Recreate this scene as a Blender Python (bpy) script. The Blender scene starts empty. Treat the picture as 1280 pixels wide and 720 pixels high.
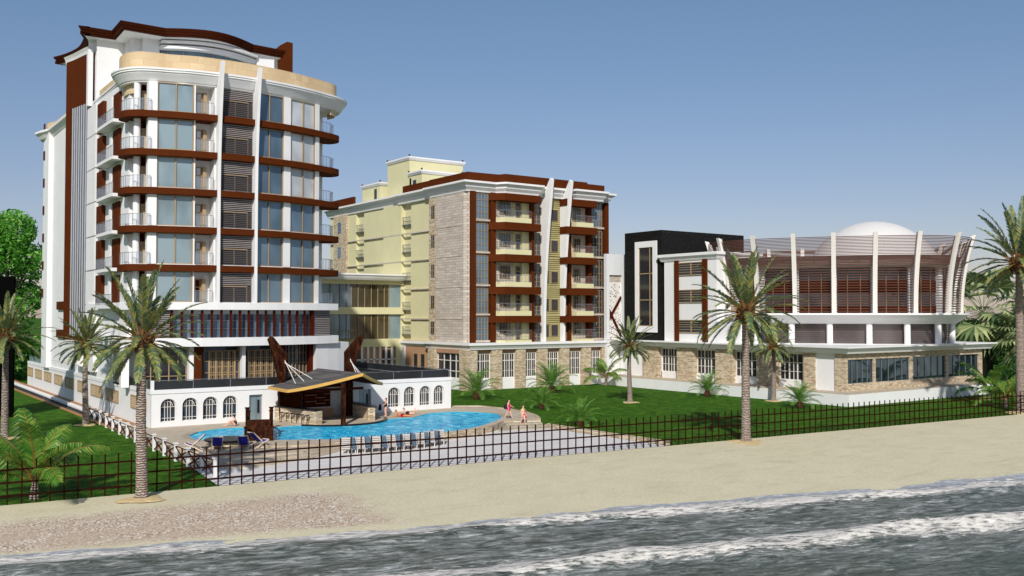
import bpy, bmesh, math, random
from mathutils import Vector, Matrix
from mathutils.geometry import tessellate_polygon
R = math.radians
random.seed(7)
sc = bpy.context.scene
col = sc.collection
ORG = {}

# ------------------------------------------------------------------ materials
M = {}
def lin(r, g, b):
    f = lambda c: (c/255/12.92) if c/255 <= .04045 else ((c/255+.055)/1.055)**2.4
    return (f(r), f(g), f(b), 1)

def nodes(name):
    m = bpy.data.materials.new(name); m.use_nodes = True
    nt = m.node_tree
    return m, nt, nt.nodes['Principled BSDF']

def mix(nt, fac, a, b):
    n = nt.nodes.new('ShaderNodeMix'); n.data_type = 'RGBA'
    if hasattr(fac, 'is_output'): nt.links.new(fac, n.inputs[0])
    else: n.inputs[0].default_value = fac
    for s, i in ((a, 6), (b, 7)):
        if hasattr(s, 'is_output'): nt.links.new(s, n.inputs[i])
        else: n.inputs[i].default_value = s
    return n.outputs[2]

def ramp(nt, src, stops, interp='LINEAR'):
    n = nt.nodes.new('ShaderNodeValToRGB'); n.color_ramp.interpolation = interp
    e = n.color_ramp.elements
    while len(e) < len(stops): e.new(.5)
    for k, (p, c) in enumerate(stops):
        e[k].position = p; e[k].color = c if len(c) == 4 else (*c, 1)
    nt.links.new(src, n.inputs[0]); return n.outputs[0]

def noise(nt, scale, detail=3, vec=None, rough=.5, dist=0):
    n = nt.nodes.new('ShaderNodeTexNoise'); n.inputs['Scale'].default_value = scale
    n.inputs['Detail'].default_value = detail; n.inputs['Roughness'].default_value = rough
    n.inputs['Distortion'].default_value = dist
    if vec is not None: nt.links.new(vec, n.inputs['Vector'])
    return n.outputs['Fac']

def ocoord(nt, scale=None):
    t = nt.nodes.new('ShaderNodeTexCoord').outputs['Object']
    if scale:
        m = nt.nodes.new('ShaderNodeMapping'); m.inputs['Scale'].default_value = scale
        nt.links.new(t, m.inputs['Vector']); return m.outputs[0]
    return t

def wallcoord(nt):
    s = nt.nodes.new('ShaderNodeSeparateXYZ'); nt.links.new(ocoord(nt), s.inputs[0])
    a = nt.nodes.new('ShaderNodeMath'); a.operation = 'ADD'
    nt.links.new(s.outputs[0], a.inputs[0]); nt.links.new(s.outputs[1], a.inputs[1])
    c = nt.nodes.new('ShaderNodeCombineXYZ')
    nt.links.new(a.outputs[0], c.inputs[0]); nt.links.new(s.outputs[2], c.inputs[1])
    return c.outputs[0]

def bump(nt, bs, src, strength, dist=.02):
    b = nt.nodes.new('ShaderNodeBump'); b.inputs['Strength'].default_value = strength
    b.inputs['Distance'].default_value = dist
    nt.links.new(src, b.inputs['Height']); nt.links.new(b.outputs[0], bs.inputs['Normal'])

def plain(name, c, rough=.6, var=.12, scale=1.5, spec=.3, metal=0, bmp=0, bscale=20):
    m, nt, bs = nodes(name)
    c = (*c[:3], 1)
    d = tuple(x*(1-var) for x in c[:3])+(1,); l = tuple(min(1, x*(1+var*.5)) for x in c[:3])+(1,)
    v = ocoord(nt)
    f = noise(nt, scale, 5, v, .6)
    nt.links.new(ramp(nt, f, [(.3, d), (.7, l)]), bs.inputs['Base Color'])
    bs.inputs['Roughness'].default_value = rough; bs.inputs['Metallic'].default_value = metal
    bs.inputs['Specular IOR Level'].default_value = spec
    if bmp: bump(nt, bs, noise(nt, bscale, 4, v), bmp)
    M[name] = m; return m

plain('white', (.8, .795, .785), .55, .05, .6)
plain('white_cool', (.72, .73, .74), .5, .05, .8)
plain('brown', lin(84, 39, 14), .7, .1, .8, .04)
plain('brown_roof', lin(62, 26, 10), .7, .15, .8, .04)
plain('dark_red', lin(78, 26, 14), .7, .12, 2, .05)
plain('tan_frame', lin(166, 142, 108), .6, .08, 2, .1)
plain('dome_white', lin(214, 211, 208), .6, .03, .6)
plain('rust_iron', lin(44, 18, 11), .8, .3, 3, .05)
plain('tan_wall', lin(176, 138, 108), .7, .06, .7)
plain('yellow', lin(213, 207, 164), .7, .05, .5)
plain('grey_metal', (.32, .33, .35), .35, .05, 4, .5, .6)
plain('black', (.012, .012, .013), .35, .2, 3)
plain('panel_black', (.003, .003, .003), .9, .1, 3, 0)
plain('dark_tile', (.03, .031, .034), .4, .25, .8)
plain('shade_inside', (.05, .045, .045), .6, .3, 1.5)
plain('slat_grey', lin(148, 140, 138), .5, .1, 2)
plain('flank_fin', lin(176, 178, 184), .5, .1, 2)
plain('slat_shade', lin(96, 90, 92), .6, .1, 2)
plain('slat_brown', lin(96, 64, 54), .6, .15, 3, .1)
plain('slat_tan', lin(178, 168, 118), .5, .1, 2)
plain('fascia_gold', lin(212, 165, 84), .5, .08, 2)
plain('skin', lin(226, 176, 150), .6, .05, 6)
plain('skin_tan', lin(214, 132, 84), .6, .05, 6)
plain('hair', (.012, .009, .008), .5, .2, 20)
plain('cloth_black', (.012, .012, .014), .7, .2, 10)
plain('cloth_pink', lin(205, 30, 105), .7, .15, 8)
plain('cloth_red', lin(170, 25, 45), .7, .15, 8)
plain('cloth_blue', lin(38, 40, 150), .7, .12, 6)
plain('cloth_slate', lin(84, 108, 128), .7, .15, 5)
plain('cloth_cream', lin(225, 215, 170), .7, .1, 8)
plain('pale_wood', lin(225, 205, 185), .5, .1, 5)
plain('plastic_white', lin(225, 220, 212), .4, .06, 5)
plain('step_stone', lin(168, 158, 140), .8, .25, 3, .2, 0, .3)
plain('kerb_brown', lin(170, 125, 80), .7, .2, 2)

def glass(name, c, rough=.04, metal=.55, streak=None):
    m, nt, bs = nodes(name)
    v = ocoord(nt, (.35, .35, .18))
    f = noise(nt, 1.3, 2, v, .5)
    a = (*c[:3], 1); b = tuple(x*.62 for x in c[:3])+(1,)
    nt.links.new(ramp(nt, f, [(.35, b), (.6, a)]), bs.inputs['Base Color'])
    bs.inputs['Roughness'].default_value = rough; bs.inputs['Metallic'].default_value = metal
    bs.inputs['Specular IOR Level'].default_value = .8
    M[name] = m
glass('glass_teal', lin(142, 162, 168), .25, .25)
glass('glass_blue', lin(114, 138, 156), .08, .4)
glass('glass_pale', lin(226, 231, 235), .3, .15)
glass('glass_sky', lin(104, 132, 148), .2, .05)
glass('glass_dark', lin(70, 78, 88), .05, .3)
glass('glass_olive', lin(74, 68, 48), .08, .15)
glass('glass_mirror', lin(98, 118, 138), .02, .9)
glass('glass_black', lin(44, 46, 50), .12, .1)
glass('glass_grey', lin(112, 112, 114), .12, .2)
plain('lounger_white', lin(190, 184, 178), .5, .08, 5)
glass('glass_rail_dark', lin(48, 50, 54), .2, .15)

def clear(name, c, a):
    m, nt, bs = nodes(name)
    bs.inputs['Specular IOR Level'].default_value = .3; t = nt.nodes.new('ShaderNodeBsdfTransparent'); mx = nt.nodes.new('ShaderNodeMixShader')
    bs.inputs['Base Color'].default_value = (*c[:3], 1); bs.inputs['Roughness'].default_value = .1
    mx.inputs[0].default_value = a
    nt.links.new(t.outputs[0], mx.inputs[1]); nt.links.new(bs.outputs[0], mx.inputs[2])
    nt.links.new(mx.outputs[0], nt.nodes['Material Output'].inputs[0]); M[name] = m
clear('glass_clear', lin(150, 172, 190), .22)

def brick(name, cols, mortar, bw, bh, msize=.012, rough=.8, bm=.5, offs=.5):
    m, nt, bs = nodes(name)
    w = wallcoord(nt)
    b = nt.nodes.new('ShaderNodeTexBrick'); nt.links.new(w, b.inputs['Vector'])
    b.inputs['Scale'].default_value = 1; b.inputs['Brick Width'].default_value = bw
    b.inputs['Row Height'].default_value = bh; b.inputs['Mortar Size'].default_value = msize
    b.inputs['Color1'].default_value = (0, 0, 0, 1); b.inputs['Color2'].default_value = (1, 1, 1, 1)
    b.inputs['Mortar'].default_value = (.5, .5, .5, 1); b.offset = offs; b.inputs['Bias'].default_value = 0
    n = len(cols)
    cr = ramp(nt, b.outputs['Color'], [((i+.5)/n, c) for i, c in enumerate(cols)])
    f = noise(nt, 5, 4, ocoord(nt))
    cr = mix(nt, ramp(nt, f, [(.35, (0, 0, 0, 1)), (.75, (.35, .35, .35, 1))]), cr, mortar)
    out = mix(nt, b.outputs['Fac'], cr, mortar)
    nt.links.new(out, bs.inputs['Base Color']); bs.inputs['Roughness'].default_value = rough
    inv = nt.nodes.new('ShaderNodeMath'); inv.operation = 'SUBTRACT'; inv.inputs[0].default_value = 1
    nt.links.new(b.outputs['Fac'], inv.inputs[1])
    bump(nt, bs, inv.outputs[0], bm, .03); M[name] = m
brick('stone_beige', [lin(214, 198, 170), lin(176, 150, 116), lin(226, 214, 192), lin(196, 176, 146), lin(160, 138, 112), lin(220, 205, 176)], lin(150, 132, 108), .42, .13)
brick('stone_grey', [lin(208, 196, 182), lin(186, 173, 159), lin(216, 206, 193), lin(197, 184, 170)], lin(146, 136, 128), 1.1, .33, .02)
brick('parapet_wood', [lin(206, 182, 144), lin(198, 172, 132), lin(212, 190, 152)], lin(190, 162, 120), .9, .55, .012, .7, .15)
brick('shingle', [lin(92, 90, 88), lin(78, 76, 74), lin(104, 100, 96)], lin(58, 56, 54), .6, .4, .02, .85, .6)

def paving(name, cols, s, mortar, rough=.8):
    m, nt, bs = nodes(name)
    b = nt.nodes.new('ShaderNodeTexBrick'); nt.links.new(ocoord(nt), b.inputs['Vector'])
    b.inputs['Scale'].default_value = 1; b.inputs['Brick Width'].default_value = s*2
    b.inputs['Row Height'].default_value = s; b.inputs['Mortar Size'].default_value = .01
    b.inputs['Color1'].default_value = (0, 0, 0, 1); b.inputs['Color2'].default_value = (1, 1, 1, 1)
    f = noise(nt, 6, 6, ocoord(nt), .7)
    cr = ramp(nt, f, [(.3, cols[0]), (.5, cols[1]), (.7, cols[2])])
    c2 = mix(nt, .5, cr, ramp(nt, b.outputs['Color'], [(0, cols[0]), (1, cols[2])]))
    nt.links.new(mix(nt, b.outputs['Fac'], c2, mortar), bs.inputs['Base Color'])
    bs.inputs['Roughness'].default_value = rough; M[name] = m
paving('deck_paving', [lin(168, 152, 130), lin(188, 174, 152), lin(205, 192, 172)], .3, lin(150, 136, 116))
paving('plaza_paving', [lin(206, 200, 196), lin(216, 211, 207), lin(224, 220, 217)], .6, lin(196, 190, 188))

def granite():
    m, nt, bs = nodes('granite')
    v = nt.nodes.new('ShaderNodeTexVoronoi'); v.inputs['Scale'].default_value = 3.4
    nt.links.new(ocoord(nt), v.inputs['Vector'])
    f = noise(nt, 9, 5, ocoord(nt), .8)
    a = ramp(nt, v.outputs['Distance'], [(.06, (.11, .1, .08, 1)), (.18, (.010, .010, .010, 1))])
    nt.links.new(mix(nt, ramp(nt, f, [(.56, (0, 0, 0, 1)), (.7, (.8, .8, .8, 1))]), a, (.05, .046, .04, 1)), bs.inputs['Base Color'])
    bs.inputs['Roughness'].default_value = .5; bs.inputs['Specular IOR Level'].default_value = .08
    M['granite'] = m
granite()
def gravel_black():
    m, nt, bs = nodes('gravel_black')
    v = nt.nodes.new('ShaderNodeTexVoronoi'); v.inputs['Scale'].default_value = 3
    nt.links.new(ocoord(nt), v.inputs['Vector'])
    nt.links.new(ramp(nt, v.outputs['Color'], [(.3, (.006, .006, .007, 1)), (.75, (.03, .03, .032, 1)), (.95, (.14, .14, .14, 1))]), bs.inputs['Base Color'])
    bs.inputs['Roughness'].default_value = .7; bump(nt, bs, v.outputs['Distance'], .8, .08); M['gravel_black'] = m
gravel_black()
def grass():
    m, nt, bs = nodes('grass')
    v = ocoord(nt); a = noise(nt, .9, 10, v, .95); b = noise(nt, .2, 5, v, .65); c = noise(nt, 5, 5, v, .9)
    c1 = ramp(nt, a, [(.42, lin(26, 54, 6)), (.5, lin(56, 98, 16)), (.57, lin(98, 140, 38))])
    c2 = mix(nt, ramp(nt, b, [(.35, (0, 0, 0, 1)), (.7, (.5, .5, .5, 1))]), c1, lin(44, 90, 12))
    c3 = mix(nt, ramp(nt, c, [(.48, (0, 0, 0, 1)), (.62, (.5, .5, .5, 1))]), c2, lin(26, 52, 8))
    nt.links.new(c3, bs.inputs['Base Color']); bs.inputs['Roughness'].default_value = .9
    bs.inputs['Specular IOR Level'].default_value = .1; bump(nt, bs, c, .9, .08); M['grass'] = m
grass()
def sand():
    m, nt, bs = nodes('sand')
    v = ocoord(nt); f = noise(nt, .35, 6, v, .6); g = noise(nt, 7, 6, v, .8); h = noise(nt, 1.1, 5, ocoord(nt, (.35, 1, 1)), .7)
    base = ramp(nt, f, [(.3, lin(212, 204, 172)), (.7, lin(222, 214, 184))])
    base = mix(nt, ramp(nt, h, [(.52, (0, 0, 0, 1)), (.72, (.45, .45, .45, 1))]), base, lin(182, 168, 142))
    base = mix(nt, ramp(nt, g, [(.42, (.35, .35, .35, 1)), (.6, (0, 0, 0, 1))]), base, lin(170, 156, 130))
    # shelly shingle: a patch with a ragged edge, a real change of ground
    vo = nt.nodes.new('ShaderNodeTexVoronoi'); vo.inputs['Scale'].default_value = 13; nt.links.new(v, vo.inputs['Vector'])
    sh = ramp(nt, vo.outputs['Color'], [(.2, lin(150, 126, 106)), (.42, lin(184, 162, 140)), (.62, lin(208, 192, 172)), (.8, lin(240, 234, 224)), (1, lin(110, 94, 86))])
    s = nt.nodes.new('ShaderNodeSeparateXYZ'); nt.links.new(v, s.inputs[0])
    def lt(sock, val, w):
        n = nt.nodes.new('ShaderNodeMapRange'); n.inputs['From Min'].default_value = val-w; n.inputs['From Max'].default_value = val+w
        n.inputs['To Min'].default_value = 1; n.inputs['To Max'].default_value = 0; nt.links.new(sock, n.inputs[0]); return n.outputs[0]
    def mul(a, b):
        n = nt.nodes.new('ShaderNodeMath'); n.operation = 'MULTIPLY'; nt.links.new(a, n.inputs[0]); nt.links.new(b, n.inputs[1]); return n.outputs[0]
    def add(a, k, b):
        n = nt.nodes.new('ShaderNodeMath'); n.operation = 'MULTIPLY_ADD'; nt.links.new(a, n.inputs[0]); n.inputs[1].default_value = k; nt.links.new(b, n.inputs[2]); return n.outputs[0]
    fr = noise(nt, .9, 6, v, .75)
    mask = mul(lt(add(fr, 7, s.outputs[0]), 25.8, 1.2), lt(add(fr, 2.4, add(s.outputs[0], .1, s.outputs[1])), 51.6, .6))
    inv = nt.nodes.new('ShaderNodeMath'); inv.operation = 'SUBTRACT'; inv.inputs[0].default_value = 1
    nt.links.new(lt(add(fr, 1.6, add(s.outputs[0], .268, s.outputs[1])), 47.3, .4), inv.inputs[1]); mask = mul(mask, inv.outputs[0])
    cl = noise(nt, .8, 6, ocoord(nt, (.5, 1.2, 1)), .75)
    dens = ramp(nt, cl, [(.4, (.25, .25, .25, 1)), (.56, (1, 1, 1, 1))])
    sh2 = mix(nt, dens, lin(190, 170, 148), sh)
    nt.links.new(mix(nt, mask, base, sh2), bs.inputs['Base Color']); bs.inputs['Roughness'].default_value = .95
    bs.inputs['Specular IOR Level'].default_value = .1; bump(nt, bs, g, .6, .05); M['sand'] = m
sand()
def poolwater():
    m, nt, bs = nodes('pool_water')
    v = ocoord(nt); a = noise(nt, .75, 9, v, .85, 1.6); b = noise(nt, 3, 6, v, .85, 1.0)
    c = ramp(nt, a, [(.36, lin(12, 96, 160)), (.46, lin(24, 150, 205)), (.54, lin(60, 195, 226)), (.63, lin(180, 238, 246))])  # caustic light ripples painted into the water colour
    c = mix(nt, ramp(nt, b, [(.55, (0, 0, 0, 1)), (.75, (.5, .5, .5, 1))]), c, lin(60, 190, 215))
    nt.links.new(c, bs.inputs['Base Color']); bs.inputs['Roughness'].default_value = .15
    bs.inputs['Specular IOR Level'].default_value = .12; bs.inputs['IOR'].default_value = 1.08; bump(nt, bs, b, .3, .06); M['pool_water'] = m
poolwater()
def bark(name, c1, c2, s):
    m, nt, bs = nodes(name)
    w = nt.nodes.new('ShaderNodeTexWave'); w.bands_direction = 'Z'; w.inputs['Scale'].default_value = s
    w.inputs['Distortion'].default_value = 5; w.inputs['Detail'].default_value = 3; w.inputs['Detail Scale'].default_value = 2.5
    nt.links.new(ocoord(nt), w.inputs['Vector'])
    nt.links.new(ramp(nt, w.outputs['Fac'], [(.15, c1), (.75, c2)]), bs.inputs['Base Color'])
    bs.inputs['Roughness'].default_value = .95; bump(nt, bs, w.outputs['Fac'], .9, .08); M[name] = m
bark('palm_bark', lin(92, 80, 72), lin(190, 172, 158), 2.6)
bark('boot_bark', lin(60, 40, 26), lin(140, 96, 58), 4)
bark('tree_bark', lin(60, 50, 42), lin(110, 98, 86), 1.2)
def leaf(name, stops, rough=.5, trans=.25):
    m, nt, bs = nodes(name)
    g = nt.nodes.new('ShaderNodeNewGeometry')
    c = ramp(nt, g.outputs['Random Per Island'], stops)
    nt.links.new(c, bs.inputs['Base Color']); bs.inputs['Roughness'].default_value = rough
    t = nt.nodes.new('ShaderNodeBsdfTranslucent'); nt.links.new(c, t.inputs[0])
    mx = nt.nodes.new('ShaderNodeMixShader'); mx.inputs[0].default_value = trans
    nt.links.new(bs.outputs[0], mx.inputs[1]); nt.links.new(t.outputs[0], mx.inputs[2])
    nt.links.new(mx.outputs[0], nt.nodes['Material Output'].inputs[0]); M[name] = m
leaf('date_leaf', [(0, lin(62, 94, 106)), (.3, lin(84, 110, 72)), (.6, lin(122, 136, 74)), (1, lin(180, 170, 94))])
leaf('date_stalk', [(0, lin(150, 104, 50)), (.5, lin(180, 130, 62)), (1, lin(120, 110, 50))])
leaf('shrub_leaf', [(0, lin(60, 112, 30)), (.5, lin(100, 152, 52)), (1, lin(156, 186, 98))], .5, .35)
leaf('coco_leaf', [(0, lin(40, 98, 40)), (.5, lin(88, 142, 42)), (1, lin(160, 172, 80))], .45, .35)
leaf('tree_leaf', [(0, lin(52, 118, 28)), (.5, lin(100, 174, 54)), (1, lin(172, 222, 112))], .45, .5)
leaf('fan_leaf', [(0, lin(70, 96, 62)), (.5, lin(132, 150, 98)), (1, lin(204, 208, 150))], .5, .3)
leaf('hedge_leaf', [(0, lin(24, 56, 18)), (.6, lin(50, 96, 28)), (1, lin(90, 136, 50))], .5, .3)
leaf('rust_leaf', [(0, lin(34, 14, 10)), (.5, lin(46, 19, 12)), (1, lin(60, 26, 16))], .6, 0)
def dark_wood():
    m, nt, bs = nodes('dark_wood')
    f = noise(nt, 4, 7, ocoord(nt, (1, 1, .35)), .75)
    nt.links.new(ramp(nt, f, [(.38, lin(26, 11, 7)), (.52, lin(50, 25, 14)), (.66, lin(92, 50, 26))]), bs.inputs['Base Color'])
    bs.inputs['Roughness'].default_value = .8; bs.inputs['Specular IOR Level'].default_value = .05; bump(nt, bs, f, .4, .02); M['dark_wood'] = m
dark_wood()
def perforated():
    m, nt, bs = nodes('perforated')
    v = nt.nodes.new('ShaderNodeTexVoronoi'); v.inputs['Scale'].default_value = 3.6; v.feature = 'F1'
    nt.links.new(wallcoord(nt), v.inputs['Vector'])
    nt.links.new(ramp(nt, v.outputs['Distance'], [(.3, lin(120, 104, 86)), (.36, lin(230, 226, 220))]), bs.inputs['Base Color'])
    bs.inputs['Roughness'].default_value = .6; M['perforated'] = m
perforated()
def lattice_fill():
    m, nt, bs = nodes('lattice_fill')
    mp = nt.nodes.new('ShaderNodeMapping'); mp.inputs['Rotation'].default_value = (0, 0, R(45)); nt.links.new(wallcoord(nt), mp.inputs[0])
    b = nt.nodes.new('ShaderNodeTexChecker'); b.inputs['Scale'].default_value = 9; nt.links.new(mp.outputs[0], b.inputs[0])
    b.inputs[1].default_value = lin(214, 196, 164); b.inputs[2].default_value = lin(160, 128, 90)
    nt.links.new(b.outputs[0], bs.inputs['Base Color']); bs.inputs['Roughness'].default_value = .7; M['lattice_fill'] = m
lattice_fill()

# ------------------------------------------------------------------ mesh builder
class MB:
    def __init__(s): s.v = []; s.f = []
    def add(s, vs, fs):
        n = len(s.v); s.v += [tuple(p) for p in vs]; s.f += [tuple(i+n for i in f) for f in fs]; return s
    def box(s, x0, y0, z0, x1, y1, z1):
        x0, x1 = min(x0, x1), max(x0, x1); y0, y1 = min(y0, y1), max(y0, y1); z0, z1 = min(z0, z1), max(z0, z1)
        return s.add([(x0,y0,z0),(x1,y0,z0),(x1,y1,z0),(x0,y1,z0),(x0,y0,z1),(x1,y0,z1),(x1,y1,z1),(x0,y1,z1)],
                     [(0,3,2,1),(4,5,6,7),(0,1,5,4),(1,2,6,5),(2,3,7,6),(3,0,4,7)])
    def prism(s, pts, z0, z1):
        a = sum(pts[i][0]*pts[(i+1)%len(pts)][1]-pts[(i+1)%len(pts)][0]*pts[i][1] for i in range(len(pts)))
        if a < 0: pts = pts[::-1]
        n = len(pts)
        s.add([(p[0], p[1], z0) for p in pts]+[(p[0], p[1], z1) for p in pts],
              [tuple(range(n-1, -1, -1)), tuple(range(n, 2*n))]+[(i, (i+1)%n, n+(i+1)%n, n+i) for i in range(n)])
        return s
    def extr(s, pts, d):
        """planar polygon pts (3-D) extruded by vector d"""
        n = len(pts); d = Vector(d)
        s.add([Vector(p) for p in pts]+[Vector(p)+d for p in pts],
              [tuple(range(n-1, -1, -1)), tuple(range(n, 2*n))]+[(i, (i+1)%n, n+(i+1)%n, n+i) for i in range(n)])
        return s
    def tube(s, path, r, n=6, cap=True):
        path = [Vector(p) for p in path]; m = len(path)
        rs = r if isinstance(r, (list, tuple)) else [r]*m
        vs = []; prev = None
        for i, p in enumerate(path):
            t = (path[min(i+1, m-1)]-path[max(i-1, 0)]).normalized()
            if prev is None:
                a = Vector((0, 0, 1)) if abs(t.z) < .9 else Vector((1, 0, 0)); x = t.cross(a).normalized()
            else: x = (prev-t*prev.dot(t)).normalized()
            prev = x; y = t.cross(x)
            for k in range(n):
                an = 2*math.pi*k/n+math.pi/n; vs.append(p+(x*math.cos(an)+y*math.sin(an))*rs[i])
        fs = [(i*n+k, i*n+(k+1)%n, (i+1)*n+(k+1)%n, (i+1)*n+k) for i in range(m-1) for k in range(n)]
        if cap: fs += [tuple(range(n-1, -1, -1)), tuple(range((m-1)*n, m*n))]
        return s.add(vs, fs)
    def bar(s, a, b, w, h):
        """rectangular bar from a to b, w wide (horizontal) and h tall"""
        a = Vector(a); b = Vector(b); t = (b-a).normalized()
        x = t.cross(Vector((0, 0, 1)))
        if x.length < 1e-4: x = Vector((1, 0, 0))
        x.normalize(); y = x.cross(t).normalized(); x = x*w/2; y = y*h/2
        vs = [a-x-y, a+x-y, a+x+y, a-x+y, b-x-y, b+x-y, b+x+y, b-x+y]
        return s.add(vs, [(0,3,2,1),(4,5,6,7),(0,1,5,4),(1,2,6,5),(2,3,7,6),(3,0,4,7)])
    def lathe(s, c, prof, n=48, a0=0, a1=None):
        full = a1 is None; a1 = a0+2*math.pi if full else a1
        k = n if full else n+1; vs = []
        for i in range(k):
            a = a0+(a1-a0)*i/n
            for r, z in prof: vs.append((c[0]+r*math.cos(a), c[1]+r*math.sin(a), z))
        m = len(prof)
        fs = [(i*m+j, ((i+1)%k)*m+j, ((i+1)%k)*m+j+1, i*m+j+1) for i in range(n if full else n) for j in range(m-1)]
        return s.add(vs, fs)
    def sweep(s, path, prof, closed=False, caps=True):
        """prof = [(out, z)] swept along a plan path; out is to the right of travel"""
        n = len(path); P = [Vector((p[0], p[1])) for p in path]; vs = []
        for i in range(n):
            a = P[i-1] if (i or closed) else P[i]; b = P[(i+1)%n] if (i < n-1 or closed) else P[i]
            d1 = (P[i]-a); d2 = (b-P[i])
            if d1.length < 1e-6: d1 = d2
            if d2.length < 1e-6: d2 = d1
            n1 = Vector((d1.y, -d1.x)).normalized(); n2 = Vector((d2.y, -d2.x)).normalized()
            nn = (n1+n2)
            nn = nn.normalized() if nn.length > 1e-6 else n1
            k = 1/max(.35, nn.dot(n1))
            for o, z in prof: vs.append((P[i].x+nn.x*o*k, P[i].y+nn.y*o*k, z))
        m = len(prof)
        fs = [(i*m+j, i*m+(j+1), ((i+1)%n)*m+j+1, ((i+1)%n)*m+j) for i in range(n if closed else n-1) for j in range(m-1)]
        if caps and not closed: fs += [tuple(range(m)), tuple(range((n-1)*m+m-1, (n-1)*m-1, -1))]
        return s.add(vs, fs)
    def holed(s, outer, holes, f3):
        """flat polygon with holes; f3 maps (a, b) to 3-D"""
        loops = [[Vector((p[0], p[1], 0)) for p in l] for l in [outer]+holes]
        tri = tessellate_polygon(loops); allp = [p for l in [outer]+holes for p in l]
        return s.add([f3(*p) for p in allp], [t for t in tri])
    def build(s, name, mat, parent=None, smooth=False, fix=True):
        me = bpy.data.meshes.new(name)
        o0 = ORG.get(parent.name, Vector()) if parent else s.org if hasattr(s, 'org') else Vector()
        me.from_pydata([Vector(p)-o0 for p in s.v], [], s.f); me.update()
        if fix:
            b = bmesh.new(); b.from_mesh(me); bmesh.ops.recalc_face_normals(b, faces=b.faces); b.to_mesh(me); b.free()
        me.materials.append(M[mat] if isinstance(mat, str) else mat)
        if smooth:
            for p in me.polygons: p.use_smooth = True
            try: me.set_sharp_from_angle(angle=R(40))
            except Exception: pass
        o = bpy.data.objects.new(name, me); col.objects.link(o)
        if parent: o.parent = parent; ORG[o.name] = o0
        else: o.location = o0; ORG[o.name] = o0
        return o

def chaikin(p, n=2, closed=False):
    for _ in range(n):
        q = [] if closed else [p[0]]
        for a, b in zip(p, p[1:]+(p[:1] if closed else [])):
            q += [(a[0]*.75+b[0]*.25, a[1]*.75+b[1]*.25), (a[0]*.25+b[0]*.75, a[1]*.25+b[1]*.75)]
        if not closed: q.append(p[-1])
        p = q
    return p
def tag(o, label, cat, group=None):
    o['label'] = label; o['category'] = cat
    if group: o['group'] = group
    return o
def thing(name, loc, label, cat, group=None):
    o = bpy.data.objects.new(name, None); o.location = loc; o.empty_display_size = .3; col.objects.link(o)
    ORG[o.name] = Vector(loc); return tag(o, label, cat, group)
def struct(name, mb, mat, kind='structure', smooth=False, fix=True):
    o = mb.build(name, mat, None, smooth, fix); o['kind'] = kind; return o
def copy_tree(o, parent=None):
    c = o.copy(); col.objects.link(c); c.parent = parent
    for ch in list(o.children): copy_tree(ch, c)
    return c
def lerp(a, b, t): return a+(b-a)*t
ORD = ['first', 'second', 'third', 'fourth', 'fifth', 'sixth', 'seventh', 'eighth', 'ninth', 'tenth', 'eleventh', 'twelfth']

# ------------------------------------------------------------------ camera, light, sky
cam = bpy.data.cameras.new('camera'); co = bpy.data.objects.new('camera', cam); col.objects.link(co)
co.location = (0, 0, 9.5); co.rotation_euler = (R(90+1.575), 0, -R(35.46))
cam.sensor_width = 36; cam.lens = 1191.2*36/1280; cam.clip_end = 6000; cam.clip_start = .5
sc.camera = co
W = bpy.data.worlds.new('World'); sc.world = W; W.use_nodes = True
SUN_EL, SUN_AZ = 35, 219      # azimuth the sun stands at, degrees clockwise from +Y
nt = W.node_tree; sk = nt.nodes.new('ShaderNodeTexSky'); sk.sky_type = 'NISHITA'; sk.sun_disc = False
sk.sun_elevation = R(SUN_EL); sk.sun_rotation = R(SUN_AZ); sk.air_density = 1.0; sk.dust_density = .5; sk.ozone_density = 3.0
bg = nt.nodes['Background']; tint = nt.nodes.new('ShaderNodeMix'); tint.data_type = 'RGBA'; tint.blend_type = 'MULTIPLY'; tint.inputs[0].default_value = 1
nt.links.new(sk.outputs[0], tint.inputs[6]); tc = nt.nodes.new('ShaderNodeTexCoord'); sx = nt.nodes.new('ShaderNodeSeparateXYZ'); nt.links.new(tc.outputs['Generated'], sx.inputs[0])
nt.links.new(ramp(nt, sx.outputs[2], [(0, (.80, .67, .72, 1)), (.12, (.81, .71, .75, 1)), (.34, (.84, .86, .85, 1))]), tint.inputs[7]); nt.links.new(tint.outputs[2], bg.inputs[0]); bg.inputs[1].default_value = .1
sl = bpy.data.lights.new('sun', 'SUN'); sl.energy = 3.9; sl.angle = R(1.2); sl.color = (1, .95, .88)
so = bpy.data.objects.new('sun', sl); col.objects.link(so)
d = Vector((math.sin(R(SUN_AZ))*math.cos(R(SUN_EL)), math.cos(R(SUN_AZ))*math.cos(R(SUN_EL)), math.sin(R(SUN_EL))))
so.rotation_euler = d.to_track_quat('Z', 'Y').to_euler()
sc.view_settings.view_transform = 'Standard'; sc.view_settings.look = 'None'
sc.view_settings.exposure = .1; sc.view_settings.gamma = 1

# ------------------------------------------------------------------ ground
def fl(u): return 53.45-.0888*(u-7.1)          # the beach fence line
mb = MB(); mb.add([(-900, fl(-900), -.01), (1500, fl(1500), -.01), (1500, 2500, -.01), (-900, 2500, -.01)], [(0, 1, 2, 3)])
struct('lawn', mb, 'grass')
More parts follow.
